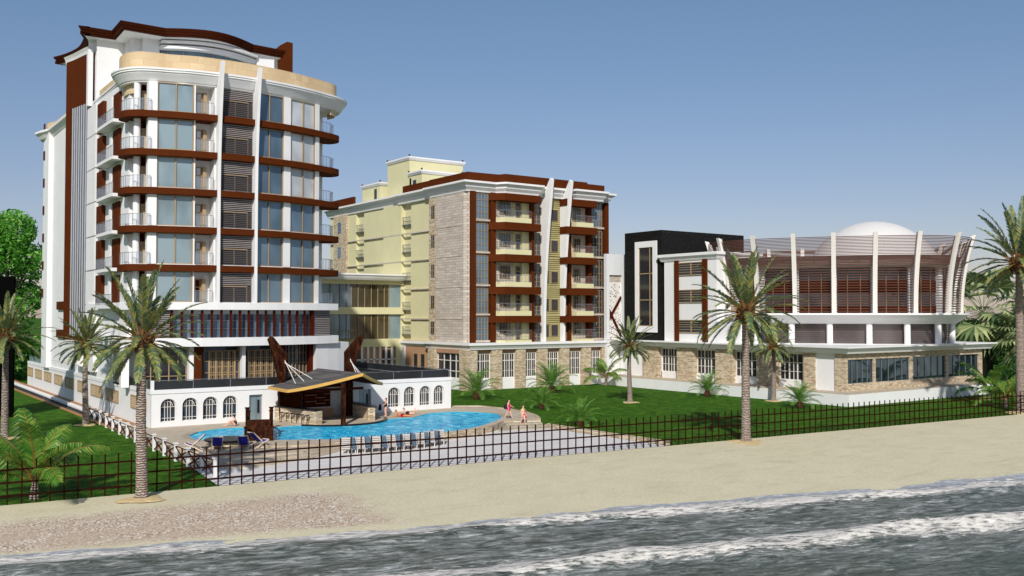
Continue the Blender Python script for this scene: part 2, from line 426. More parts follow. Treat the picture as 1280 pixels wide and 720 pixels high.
# beach: gentle slope from the fence to below the water
def shore(u):                                   # waterline v at z = -0.5
    return 44.35-.268*(u-5.75)+.0006*(u-5.75)*(u-40) if -20 < u < 100 else 44.35-.268*(u-5.75)+(.0006*(-25.75)*(-60) if u <= -20 else .0006*94.25*60)
mb = MB(); us = [-900, -300, -100, -40]+[-20+2*i for i in range(61)]+[130, 200, 400, 900, 1500]
rows = 9; rnd = random.Random(3)
for i, u in enumerate(us):
    a = fl(u)+.02; b = shore(u)
    for j in range(rows):
        t = j/6; v = a+(b-a)*t
        z = -.002-.498*t**1.3-(.25*(t-1) if t > 1 else 0)
        if 0 < j < 6 and abs(u) < 120: z += rnd.uniform(-.03, .03)
        mb.v.append((u, v, z))
mb.f = [(i*rows+j, (i+1)*rows+j, (i+1)*rows+j+1, i*rows+j+1) for i in range(len(us)-1) for j in range(rows-1)]
struct('beach_sand', mb, 'sand', smooth=True)

# sea: x runs along the shore, y out to sea (object turned to follow the shore)
ang = math.atan2(-14.95, 53.5)
def sea_mat():
    m, nt, bs = nodes('sea_water')
    v = ocoord(nt); s = nt.nodes.new('ShaderNodeSeparateXYZ'); nt.links.new(v, s.inputs[0])
    st = ocoord(nt, (.28, 1, 1)); n1 = noise(nt, 3.2, 10, st, .8, .7); n2 = noise(nt, .35, 4, ocoord(nt, (.3, 1, 1)), .6)
    n3 = noise(nt, 5, 7, ocoord(nt, (.3, 1, 1)), .72); n4 = noise(nt, .5, 5, ocoord(nt, (.35, 1, 1)), .7)
    def ma(op, a, b):
        n = nt.nodes.new('ShaderNodeMath'); n.operation = op
        for k, q in enumerate((a, b)):
            if hasattr(q, 'is_output'): nt.links.new(q, n.inputs[k])
            else: n.inputs[k].default_value = q
        return n.outputs[0]
    y = ma('ADD', ma('MULTIPLY', s.outputs[1], -1), ma('MULTIPLY', ma('SUBTRACT', n2, .5), 2.6))
    y = ma('ADD', y, ma('MULTIPLY', ma('SUBTRACT', n1, .5), 1.6))
    y = ma('MULTIPLY', y, .05)
    # foam density against distance from the shore: swash, breaker, gap, second breaker, open water
    k = lambda q: (q, q, q, 1)
    foam = ramp(nt, y, [(0, k(.5)), (.03, k(.4)), (.06, k(.84)), (.11, k(.84)), (.15, k(.2)), (.39, k(.14)), (.44, k(.8)), (.51, k(.74)), (.56, k(.2)), (.9, k(.08))])
    fm = ma('ADD', foam, ma('MULTIPLY', ma('SUBTRACT', n3, .5), 2.1))
    fm = ma('ADD', fm, ma('MULTIPLY', ma('SUBTRACT', n1, .5), 1.5))
    mask = ramp(nt, fm, [(.45, (0, 0, 0, 1)), (.72, (1, 1, 1, 1))])
    wcol = ramp(nt, n1, [(.36, lin(44, 52, 42)), (.45, lin(92, 100, 92)), (.52, lin(148, 152, 148)), (.6, lin(216, 215, 212))])  # crest highlights and trough shade painted into the streak colours
    deep = ramp(nt, y, [(.5, (0, 0, 0, 1)), (.75, (.55, .55, .55, 1))])
    wcol = mix(nt, ramp(nt, n4, [(.42, (.55, .55, .55, 1)), (.6, (0, 0, 0, 1))]), wcol, lin(54, 62, 50))
    wcol = mix(nt, deep, wcol, lin(70, 80, 64))
    swash = ramp(nt, y, [(0, (.85, .85, .85, 1)), (.035, (.6, .6, .6, 1)), (.075, (0, 0, 0, 1))])
    wcol = mix(nt, swash, wcol, lin(176, 182, 194))
    fcol = ramp(nt, n3, [(.36, lin(150, 148, 156)), (.5, lin(226, 219, 208)), (.62, lin(250, 246, 236))])
    nt.links.new(mix(nt, mask, wcol, fcol), bs.inputs['Base Color'])
    rr = ramp(nt, mask, [(0, k(.28)), (1, k(.85))]); nt.links.new(rr, bs.inputs['Roughness'])
    bs.inputs['Specular IOR Level'].default_value = .3
    bump(nt, bs, ma('ADD', n1, ma('MULTIPLY', n3, .4)), .6, .25); M['sea_water'] = m
sea_mat()
mb = MB(); rnd = random.Random(5)
xs = [-900, -300, -100, -50]+[-30+.8*i for i in range(151)]+[110, 160, 300, 900, 1500]
ys = [-1.2, -.6]+[0+.3*i for i in range(84)]+[26, 28, 31, 36, 50, 100, 300, 1500, 3000]
ph = [rnd.uniform(0, 6) for _ in range(20)]
def wob(x, k): return .55*math.sin(x*.13+ph[k])+.3*math.sin(x*.37+ph[k+1])+.15*math.sin(x*.9+ph[k+2])
for x in xs:
    for y in ys:
        near = -40 < x < 100 and y < 40
        z = 0
        if near:
            yy = y+wob(x, 0)*.8
            z += .20*math.exp(-((yy-2.2)/.7)**2)*(1+.3*wob(x, 4))
            yy = y+wob(x, 7)
            z += .34*math.exp(-((yy-9.6)/.9)**2)*(1+.4*wob(x, 9))
            z += .04*math.sin(y*2.6+wob(x, 11)*2.5+x*.2)+.03*math.sin(y*4.1+x*.9+ph[3])+.02*math.sin(y*1.3-x*1.7)
            z *= min(1, max(0, (y+.2)/1.5))
            z += .022*wob(x*1.6, 13)*max(0, 1-abs(y)/2.2)
        sag = .0006*(x-0)*(x-36) if -25 < x < 98 else (.0006*(-25)*(-61) if x <= -25 else .0006*98*62)
        mb.v.append((x, -y+sag, z))
n = len(ys); mb.f = [(i*n+j, i*n+j+1, (i+1)*n+j+1, (i+1)*n+j) for i in range(len(xs)-1) for j in range(n-1)]
sea = struct('sea', mb, 'sea_water', smooth=True)
sea.location = (5.75, 44.75, -.495); sea.rotation_euler = (0, 0, ang)

# plaza, deck, pool
plz = [(17.5, fl(17.5)+.05), (18.3, 60), (19, 62), (30, 64), (44, 66), (49.0, 66), (48.8, 61.7), (48.85, 57.75), (49.2, fl(49.2)+.05)]
mb = MB(); mb.add([(x, y, .012) for x, y in plz], [tuple(range(len(plz)))]); struct('plaza', mb, 'plaza_paving')
POOL = [(21.43,71.0),(22.1,72.3),(22.79,73.2),(24.48,74.1),(26.0,74.1),(27.3,73.2),(28.43,72.4),(29.74,72.6),(31.35,72.5),(32.48,71.2),(34.2,70.45),(36.35,71.0),(38.1,72.4),(39.1,72.6),(40.97,72.4),(42.26,73.5),(43.87,74.6),(45.4,74.8),(46.89,74.4),(48.0,73.0),(48.57,71.6),(48.5,70.2),(47.76,68.6),(46.7,67.3),(45.42,66.15),(43.18,64.42),(41.29,63.3),(39.5,62.6),(37.86,62.19),(34.92,61.7),(32.41,61.8),(30.22,62.7),(27.8,64.1),(25.61,65.41),(23.4,66.7),(21.82,67.84),(21.25,69.2)]
DZ = .55
DECK = [(18.75,80.6),(18.75,74),(18.5,66.2),(19.6,65.1),(23.5,62.9),(26.8,61.75),(29.6,61.95),(32.2,61.15),(35.0,61.05),(38.0,61.5),(41.5,62.7),(43.6,63.85),(45.0,64.95),(46.0,65.75),(48.6,64.6),(49.3,65.5),(50.4,67.4),(51.4,70.2),(51.8,73),(51.6,75.6),(51.2,77.4),(49.4,78.7),(48.3,78.9),(48.3,77.9),(20.5,77.9),(20.5,80.6)]
mb = MB(); mb.holed(DECK, [POOL], lambda a, b: (a, b, DZ))
struct('pool_deck', mb, 'deck_paving')
mb = MB()
for i in range(len(DECK)):
    a = DECK[i]; b = DECK[(i+1) % len(DECK)]
    mb.add([(*a, -.1), (*b, -.1), (*b, DZ), (*a, DZ)], [(0, 1, 2, 3)])
struct('deck_edge', mb, 'stone_beige')
mb = MB()
for i in range(len(POOL)):
    a = POOL[i]; b = POOL[(i+1) % len(POOL)]
    mb.add([(*a, -.8), (*b, -.8), (*b, DZ), (*a, DZ)], [(0, 1, 2, 3)])
mb.add([(*p, -.8) for p in POOL], [tuple(range(len(POOL)))])
plain('pool_tile', lin(70, 190, 205), .4, .1, 2)
struct('pool_basin', mb, 'pool_tile')
mb = MB(); mb.holed([(p[0], p[1]) for p in POOL], [], lambda a, b: (a, b, DZ-.05)); struct('pool_water', mb, 'pool_water')
# thin turquoise-grey coping strip at the left and right tips of the pool
mb = MB()
for pts in ([(20.75,69.6),(20.95,71.2),(21.9,72.9),(22.79,73.24),(21.39,71.0),(21.2,69.2),(21.8,67.8),(21.2,68.3)],
            [(48.2,73.1),(49.2,71.7),(49.2,70.1),(48.5,68.6),(47.9,68.7),(48.54,70.2),(48.61,71.6)]):
    mb.add([(*p, DZ+.006) for p in pts], [tuple(range(len(pts)))])
struct('pool_apron', mb, 'step_stone')
# broad steps on the left, three short ones on the right
mb = MB()
A = [(18.5,66.2),(19.6,65.1),(23.5,62.9),(26.8,61.75),(29.6,61.95)]
B = [(18.35,60.2),(19.0,58.9),(20.9,57.2),(25.8,58.9),(30.0,61.7)]
for k in range(4):
    t = (k+1)/4; t0 = k/4
    o = [tuple(lerp(a, b, t) for a, b in zip(p, q)) for p, q in zip(A, B)]; i_ = [tuple(lerp(a, b, max(0, t0-.02)) for a, b in zip(p, q)) for p, q in zip(A, B)]
    mb.prism(o+i_[::-1], -.1, DZ-.11*(k+1)-.002 if k < 4 else 0)
struct('pool_steps', mb, 'deck_paving')
mb = MB()
A = [(45.0,64.95),(46.0,65.75),(48.6,64.6)]; B = [(43.9,63.5),(45.2,63.7),(48.8,62.6)]
for k in range(3):
    o = [tuple(lerp(a, b, (k+1)/3) for a, b in zip(p, q)) for p, q in zip(A, B)]; i_ = [tuple(lerp(a, b, max(0, k/3-.02)) for a, b in zip(p, q)) for p, q in zip(A, B)]
    mb.prism(o+i_[::-1], -.1, DZ-.14*(k+1))
struct('pool_steps', mb, 'step_stone')
# stone kerb wall round the deck and the plaza on the lawn side
mb = MB(); mb.sweep([(49.0,64.6),(49.65,65.5),(50.75,67.4),(51.75,70.2),(52.15,73),(51.95,75.7),(51.5,77.6),(49.5,79.0),(48.3,79.2)], [(-.34,-.1),(-.34,.62),(.0,.62),(0,-.1)])
tag(mb.build('stone_kerb', 'stone_beige'), 'curved low stone kerb between pool deck and the right lawn', 'kerb')
mb = MB(); mb.sweep([(49.3,fl(49.3)+.3),(48.97,57.7),(48.9,61.7),(48.9,64.0)], [(-.0,-.1),(0,.22),(.42,.3),(.42,-.1)])
tag(mb.build('stone_kerb', 'stone_beige'), 'straight stone kerb along the right edge of the pale plaza', 'kerb')
# strip of black gravel with its brown edging beside the terrace wall
mb = MB(); mb.add([(19.2,81.2,.02),(20.5,81.2,.02),(20.5,150,.02),(18.9,150,.02)], [(0,1,2,3)]); struct('gravel_bed', mb, 'gravel_black')
mb = MB(); mb.prism([(18.6,150),(18.9,150),(19.2,81.2),(18.9,81.2)], -.1, .1); struct('lawn_edging', mb, 'kerb_brown')
# dark gravel bank far left
mb = MB(); mb.box(9, 149, -.1, 20.5, 149.6, 1.1)
tag(mb.build('garden_wall', 'gravel_black'), 'low dark gravelly garden wall below the big tree', 'wall')

# ------------------------------------------------------------------ beach fence
def point_fl(u): return fl(u)
fe = thing('beach_fence', (40, fl(40), 0), 'long rusty iron picket fence between the beach and the lawns', 'fence')
p0 = Vector((4, fl(4)+.1, 0)); p1 = Vector((112, fl(112)+.1, 0)); dd = (p1-p0); Ln = dd.length; dd.normalize()
for z in (.42, 1.08, 1.72):
    MB().bar(p0+Vector((0, 0, z)), p1+Vector((0, 0, z)), .045, .09).build('rail', 'rust_iron', fe)
n = int(Ln/.645); rest = MB()
for i in range(n):
    p = p0+dd*(i*.645); w = .032
    m_ = rest if (i >= 104 or i < 4) else MB()
    m_.box(p.x-w, p.y-.06-w, -.05, p.x+w, p.y-.06+w, 2.2)
    if m_ is not rest: m_.build('picket', 'rust_iron', fe, fix=False)
o = rest.build('pickets', 'rust_iron', fe); o['kind'] = 'stuff'

# low fence of white posts and crossed dark-red boards
xf = thing('garden_fence', (18.5, 75, 0), 'low garden fence of white posts and crossed dark red boards', 'fence')
xp = [(19.2,93.0),(19.1,90.3),(19.0,87.6),(18.9,84.9),(18.8,82.2),(18.7,79.5),(18.62,76.8),(18.53,74.0),(18.46,71.3),(18.4,68.5),(18.35,65.8),(18.3,63.0),(18.28,60.3),(18.28,57.6),(18.3,55.2)]
xp = [(p[0]-.12, p[1]) for p in xp]
for i, p in enumerate(xp):
    m_ = MB(); m_.box(p[0]-.09, p[1]-.09, 0, p[0]+.09, p[1]+.09, 1.12); m_.box(p[0]-.14, p[1]-.14, 1.12, p[0]+.14, p[1]+.14, 1.2); m_.build('post', 'white', xf)
    if i:
        q = xp[i-1]; m_ = MB()
        m_.bar((q[0], q[1], .12), (p[0], p[1], .98), .03, .09); m_.bar((q[0]-.03, q[1], .98), (p[0]-.03, p[1], .12), .03, .09)
        m_.bar((q[0], q[1], .99), (p[0], p[1], .99), .05, .05)
        m_.build('cross_brace', 'dark_red', xf)

# ------------------------------------------------------------------ terrace building (pool house)
tb = thing('pool_house', (34, 100, 0), 'long white pool house with arched windows and a terrace on its roof', 'building')
MB().box(20.82, 78.12, 0, 47.95, 136, 3.3).build('core', 'white', tb)
def arch(u0, u1, z0, z1, n=10):
    r = (u1-u0)/2; c = (u0+u1)/2; zs = z1-r
    return [(u0, z0), (u1, z0)]+[(c+r*math.cos(math.pi*k/n), zs+r*math.sin(math.pi*k/n)) for k in range(n+1)]
AW = [(21.25,22.47),(22.95,24.2),(24.6,25.83),(26.24,27.47),(41.5-.0,42.72),(43.15,44.33),(44.82,46.0),(46.35,47.5)]
holes = [arch(a, b, .95, 2.78) for a, b in AW]
doors = [(28.45,29.6),(38.55,39.75)]
holes += [[(a,.56),(b,.56),(b,2.75),(a,2.75)] for a, b in doors]
outer = [(20.5,0),(48.25,0),(48.25,3.18),(20.5,3.18)]
m_ = MB(); m_.holed(outer, holes, lambda a, b: (a, 77.8, b))
for h in holes:
    for i in range(len(h)):
        a = h[i]; b = h[(i+1) % len(h)]
        m_.add([(a[0],77.8,a[1]),(b[0],77.8,b[1]),(b[0],78.12,b[1]),(a[0],78.12,a[1])], [(0,1,2,3)])
m_.build('front_wall', 'white', tb, fix=False)
MB().box(20.5, 77.8, 0, 20.52, 136, 3.18).box(20.52, 135.98, 0, 48, 136.3, 3.18).build('west_wall', 'white', tb)
MB().box(48.0, 77.82, 0, 48.25, 136, 3.18).build('east_wall', 'white', tb)
m_ = MB(); m_.sweep([(20.5,136),(20.5,77.8),(48.25,77.8),(48.25,136)], [(-.3,3.18),(0.06,3.18),(.06,3.5),(-.3,3.5)]); m_.build('parapet', 'white', tb)
MB().sweep([(20.5,136),(20.5,77.8),(48.25,77.8)], [(.0,.0),(.0,.0)]) if 0 else None
MB().box(20.8, 78.1, 3.3, 47.95, 136, 3.34).build('terrace_floor', 'dark_tile', tb)
for a, b in AW:
    f = MB(); c = (a+b)/2; r = (b-a)/2; zs = 2.78-r; t = .035; y0, y1 = 78.04, 78.10
    for u in (a+.02, a+(b-a)/3*.95-.0, c, b-(b-a)/3*.95, b-.02):
        h = zs+math.sqrt(max(0, r*r-(u-c)**2))*.98
        f.box(u-t/2, y0, .95, u+t/2, y1, h)
    for z in (.97, 1.22, 2.1): f.box(a, y0-.004, z-t/2, b, y1-.004, z+t/2)
    for rr in (r-.03, r*.62):
        p = [(c+rr*math.cos(math.pi*k/10), zs+rr*math.sin(math.pi*k/10)) for k in range(11)]
        for k in range(10): f.bar((p[k][0],78.06,p[k][1]), (p[k+1][0],78.06,p[k+1][1]), .05, .04)
    fo = f.build('arched_window', 'plastic_white', tb)
    g = MB(); pl = arch(a, b, .95, 2.78); g.add([(p[0], 78.115, p[1]) for p in pl], [tuple(range(len(pl)))]); g.build('pane', 'glass_dark', fo)
for a, b in doors:
    f = MB(); f.box(a,78.0,.56,a+.1,78.1,2.75); f.box(b-.12,78.0,.56,b,78.1,2.75); f.box(a+.1,78.0,2.62,b-.12,78.1,2.75); f.box(a+.62,78.02,.56,a+.72,78.09,2.62)
    do = f.build('door', 'grey_metal', tb)
    MB().box(a+.1,78.06,.56,b-.12,78.075,2.62).build('pane', 'glass_teal', do)
    MB().box(b-.36,78.0,1.2,b-.2,78.055,2.3).build('handle_plate', 'black', do)
# lattice openings and the bench ledge on the west side
for a, b in ((136,131.9),(130.3,125.7),(124.2,119.6),(117.8,113.2),(111.6,106.9),(105.2,100.7),(99.1,94.3),(92.8,88.1),(83.9,79.0)):
    f = MB(); t = .13
    for (v0,v1,z0,z1) in ((a,b,1.66,1.79),(a,b,2.66,2.79),(a,a-t*2,1.79,2.66),(b+t*2,b,1.79,2.66),((a+b)/2+t,(a+b)/2-t,1.79,2.66)): f.box(20.44,v0,z0,20.53,v1,z1)
    fo = f.build('lattice_window', 'tan_frame', tb)
    MB().box(20.48, b+.2, 1.7, 20.515, a-.2, 2.75).build('lattice', 'lattice_fill', fo)
m_ = MB(); m_.sweep([(20.5,150),(20.5,80.9)], [(0,.1),(.75,.1),(.8,.16),(.8,.36),(.75,.42),(0,.42)]); m_.build('ledge', 'white', tb, True)
MB().box(20.1,80.9,.425,20.48,149,.5).build('ledge_seat', 'kerb_brown', tb)
# dark glass balustrade on the terrace edge
rl = MB(); rl.tube([(20.62,135.9,4.22),(20.62,77.92,4.22),(48.1,77.92,4.22),(48.1,128,4.22)], .03)
ro = rl.build('handrail', 'grey_metal', tb)
MB().box(20.5,77.8,3.5,20.74,78.04,4.25).build('corner_post', 'white', tb)
v = 79.5
while v < 135: MB().box(20.6,v-.02,3.5,20.64,v+.02,4.2).build('rail_post', 'grey_metal', tb, fix=False); v += 1.75
for u in (23.84,26.89,29.96,33.0,36.0,39.1,42.11,45.13,48.1): MB().box(u-.025,77.9,3.5,u+.025,77.95,4.2).build('rail_post', 'grey_metal', tb, fix=False)
MB().box(20.66,77.98,3.5,20.67,103,4.15).box(20.68,77.98,3.5,48.0,77.99,4.15).box(48.05,78.0,3.5,48.06,128,4.15).build('glass_balustrade', 'glass_rail_dark', tb)
MB().box(20.66,103.01,3.5,20.67,135.9,4.15).build('glass_balustrade', 'glass_teal', tb)  # paler tint paints the reflected sky on the far panels

# ------------------------------------------------------------------ hotel tower
ht = thing('hotel_tower', (30, 95, 3.34), 'tall white hotel tower with brown floor bands and a swept brown roof', 'building')
def bf(u): return 81.35+.024*(u-28.9)**2
def fb(mb, u0, u1, o0, o1, z0, z1, n=None):
    n = n or max(1, int((u1-u0)/1.2))
    U = [u0+(u1-u0)*i/n for i in range(n+1)]
    return mb.prism([(u, bf(u)+o0) for u in U]+[(u, bf(u)+o1) for u in U[::-1]], z0, z1)
def arcpts(u0, u1, o, n): return [(u0+(u1-u0)*i/n, bf(u0+(u1-u0)*i/n)+o) for i in range(n+1)]
def zf(k): return 10.45+3.25*k
T = 3.34
core = [(20.5,85.6)]+arcpts(20.6, 38.7, 2.6, 14)+[(38.85,87),(39.5,97),(41.0,100.5),(41.0,120),(21.2,120),(21.2,101.0),(20.5,100)]
MB().prism(core, T, 30.0).build('walls', 'white', ht)
# rear wing
MB().prism([(20.6,106.2),(20.6,121),(24,121),(24,106.2)], T, 31).prism([(20.1,121),(20.1,124.2),(24,124.2),(24,121.0)], T, 31).build('rear_wing', 'white', ht)
MB().sweep([(21.2,126.2),(20.2,125.8),(19.7,124.5),(19.95,123.0),(20.5,121),(20.6,106.2)], [(-.6,30.0),(.0,30.2),(.35,30.75),(.5,30.8),(.5,31.05),(-.6,31.05)]).build('rear_cornice', 'white', ht)
MB().sweep([(21.6,125.5),(20.5,124.8),(20.3,123.4),(20.9,121.5),(21.0,107)], [(-.25,31.05),(0,31.05),(0,32.1),(-.25,32.1)]).build('rear_parapet', 'parapet_wood', ht)
for z in (10.0, 6.9): MB().box(20.35,112.5,z,20.6,116.5,z+.9).build('bracket', 'brown', ht)
for k in range(1, 8): MB().box(20.0,123.2,zf(k)-2.2,20.1,123.9,zf(k)-1.2).build('small_window', 'brown', ht)
# concave brown blade wall with its louvre screen on the west flank
cw = [(20.42,100.4),(20.12,101.6),(19.86,103.0),(19.62,104.4),(19.2,106.1)]
MB().sweep(cw[::-1], [(-1.0,6.9),(0,6.9),(0,35.4),(-1.0,35.4)]).build('blade_wall', 'brown', ht)
f = MB()
for i in range(8):
    t = (i+.6)/8.6*3.4; k = min(3, int(t)); q = t-k
    x = lerp(cw[k][0], cw[k+1][0], q); y = lerp(cw[k][1], cw[k+1][1], q)
    f.box(x-.12, y-.08, 7.3, x+.1, y+.08, 30.4)
f.build('louvre_fins', 'flank_fin', ht)
MB().sweep([(p[0], p[1]) for p in [cw[0], cw[1], cw[2], cw[3]]][::-1], [(.03,14.2),(.05,14.2),(.05,30.4),(.03,30.4)]).build('flank_glass', 'glass_dark', ht)
MB().sweep([(p[0], p[1]) for p in [cw[0], cw[1], cw[2], cw[3]]][::-1], [(.03,7.3),(.05,7.3),(.05,14.15),(.03,14.15)]).build('flank_glass', 'glass_black', ht)
# white pilaster ahead of it
for k in range(-2, 6):
    MB().box(20.1,96.6,zf(k)+.06,20.9,100.3,zf(k+1)-.06 if k < 5 else 29.6).build('pilaster', 'white', ht)
MB().box(20.05,100.0,30,20.5,100.7,35.6).build('pilaster', 'white', ht)
# ground floor and first floor of the front
fb(MB(), 36.75, 41.05, .25, 4, T, 6.8, 3).build('blank_wall', 'white', ht)
MB().prism(arcpts(20.0, 39.3, -.15, 14)+[(39.6,88),(20.0,88),(19.7,85)], 9.88, 10.5).build('floor_slab', 'white', ht)
MB().prism(arcpts(20.2, 39.4, -.1, 14)+[(39.6,88),(20.2,88),(19.9,85)], 6.75, 7.48).build('floor_slab', 'white', ht)
MB().box(19.9,88,6.75,20.5,99,7.48).box(19.9,88,9.88,20.5,99,10.5).build('floor_slab', 'white', ht)
f = fb(MB(), 23.3, 36.2, .95, 1.0, 7.48, 9.88).build('glazing', 'glass_blue', ht)
g = MB()
for z in (8.25, 8.95): fb(g, 23.3, 36.2, .9, .95, z-.03, z+.03)
g.build('transom', 'grey_metal', f)
fb(MB(), 23.3, 36.2, .8, .89, 9.5, 9.86).build('blind_box', 'white', ht)
u = 23.35
while u < 36.3: fb(MB(), u-.065, u+.065, .2, .5, 7.49, 9.87, 1).build('mullion_fin', 'dark_red', ht); u += .805
fb(MB(), 36.2, 36.45, .2, .8, 7.49, 9.87, 1).build('mullion_fin', 'dark_red', ht)
def slats(u0, u1, off, z0, z1, step, name, mat, th=.06, dep=.08):
    m_ = MB(); z = z0+step/2
    while z < z1: fb(m_, u0, u1, off, off+dep, z-th/2, z+th/2, 2); z += step
    return m_.build(name, mat, ht)
slats(36.5, 38.5, .35, 7.5, 9.85, .17, 'louvre_panel', 'slat_grey', .09)
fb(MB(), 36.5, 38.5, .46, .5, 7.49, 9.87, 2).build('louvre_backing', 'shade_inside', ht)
slats(20.5, 23.2, .35, 7.5, 9.85, .17, 'louvre_panel', 'slat_grey', .09)
fb(MB(), 20.5, 23.2, .46, .5, 7.49, 9.87, 2).build('louvre_backing', 'shade_inside', ht)
# ground floor glazing
G0 = 1.55
def gbay(u0, u1, pane, vbars, hbars, z0=T, z1=6.75, fr='tan_frame', w=.07):
    m_ = MB()
    for u in [u0+w/2, u1-w/2]+list(vbars): fb(m_, u-w/2, u+w/2, G0, G0+.1, z0, z1, 1)
    for z in [z1-.05]+list(hbars): fb(m_, u0, u1, G0+.012, G0+.09, z-.03, z+.03)
    o = m_.build('window', fr, ht)
    fb(MB(), u0, u1, G0+.1, G0+.12, z0, z1).build('pane', pane, o)
gbay(21.4, 24.9, 'glass_black', [22.1,22.75,23.0+.5,24.2], [4.2, 5.9])
for u0, u1 in ((26.3,29.4),(29.75,33.0)):
    vb = [u0+.45]+[u0+.45+(u1-u0-.9)/4*i for i in range(1, 5)]; vb2 = [a+(u1-u0-.9)/12*j for a in vb[:-1] for j in (1, 2)]
    m_ = MB()
    for u in vb: fb(m_, u-.08, u+.08, G0-.06, G0+.02, T, 6.3, 1)
    for u in vb2: fb(m_, u-.02, u+.02, G0-.02, G0+.03, T, 6.25, 1)
    for z in (6.28, 5.6, 4.9, 4.2): fb(m_, u0+.4, u1-.4, G0-.03, G0+.025, z-.035, z+.035)
    gbay(u0, u1, 'glass_dark', [], [6.3, 5.4, 4.4])
    m_.build('folding_door', 'tan_frame', ht)
gbay(33.85, 36.3, 'glass_dark', [34.25,34.65,35.05,35.5,35.9], [5.9, 5.0, 4.1])
for u, m2, w in ((20.05,'white',.28),(25.1,'white',.18),(29.57,'white',.16),(21.2,'dark_red',.15),(25.6,'brown',.33),(33.45,'dark_red',.2),(36.5,'dark_red',.22)):
    fb(MB(), u-w, u+w, .9, 1.5, T, 6.76, 1).build('pillar', m2, ht)
MB().box(20.44,85.5,T,20.5,90,6.7).build('side_glazing', 'slat_grey', ht)
# repeated storeys
def railing(path, z0, h=.95, step=.45, glassy=True):
    m_ = MB(); P = [Vector((p[0], p[1], 0)) for p in path]
    m_.tube([(p.x, p.y, z0+h) for p in P], .028, 5); m_.tube([(p.x, p.y, z0+.1) for p in P], .015, 4)
    for a, b in zip(P[:-1], P[1:]):
        n = max(1, round((b-a).length/step))
        for i in range(n):
            q = a.lerp(b, i/n); m_.box(q.x-.014, q.y-.014, z0, q.x+.014, q.y+.014, z0+h)
    q = P[-1]; m_.box(q.x-.014, q.y-.014, z0, q.x+.014, q.y+.014, z0+h)
    o = m_.build('balcony_railing', 'grey_metal', ht, fix=False)
    g = MB()
    for a, b in zip(P[:-1], P[1:]): g.add([(a.x,a.y,z0+.14),(b.x,b.y,z0+.14),(b.x,b.y,z0+h-.06),(a.x,a.y,z0+h-.06)], [(0,1,2,3)])
    g.build('glass', 'glass_clear', o, fix=False)
bandL = [(20.45,86.6),(19.85,86.3),(19.58,85.5),(19.62,84.4),(19.95,83.5),(20.6,82.97)]
bandR = [(38.8,83.75),(39.4,84.1),(39.75,84.7),(39.8,85.5),(39.5,86.2),(38.9,86.4)]
bandL = chaikin(bandL); bandR = chaikin(bandR)
def curtain_sheen(k): return ('glass_teal', 'glass_blue', 'glass_pale' if k >= 3 else 'glass_blue')  # sky reflections and curtains are both put into the bay's glass tint
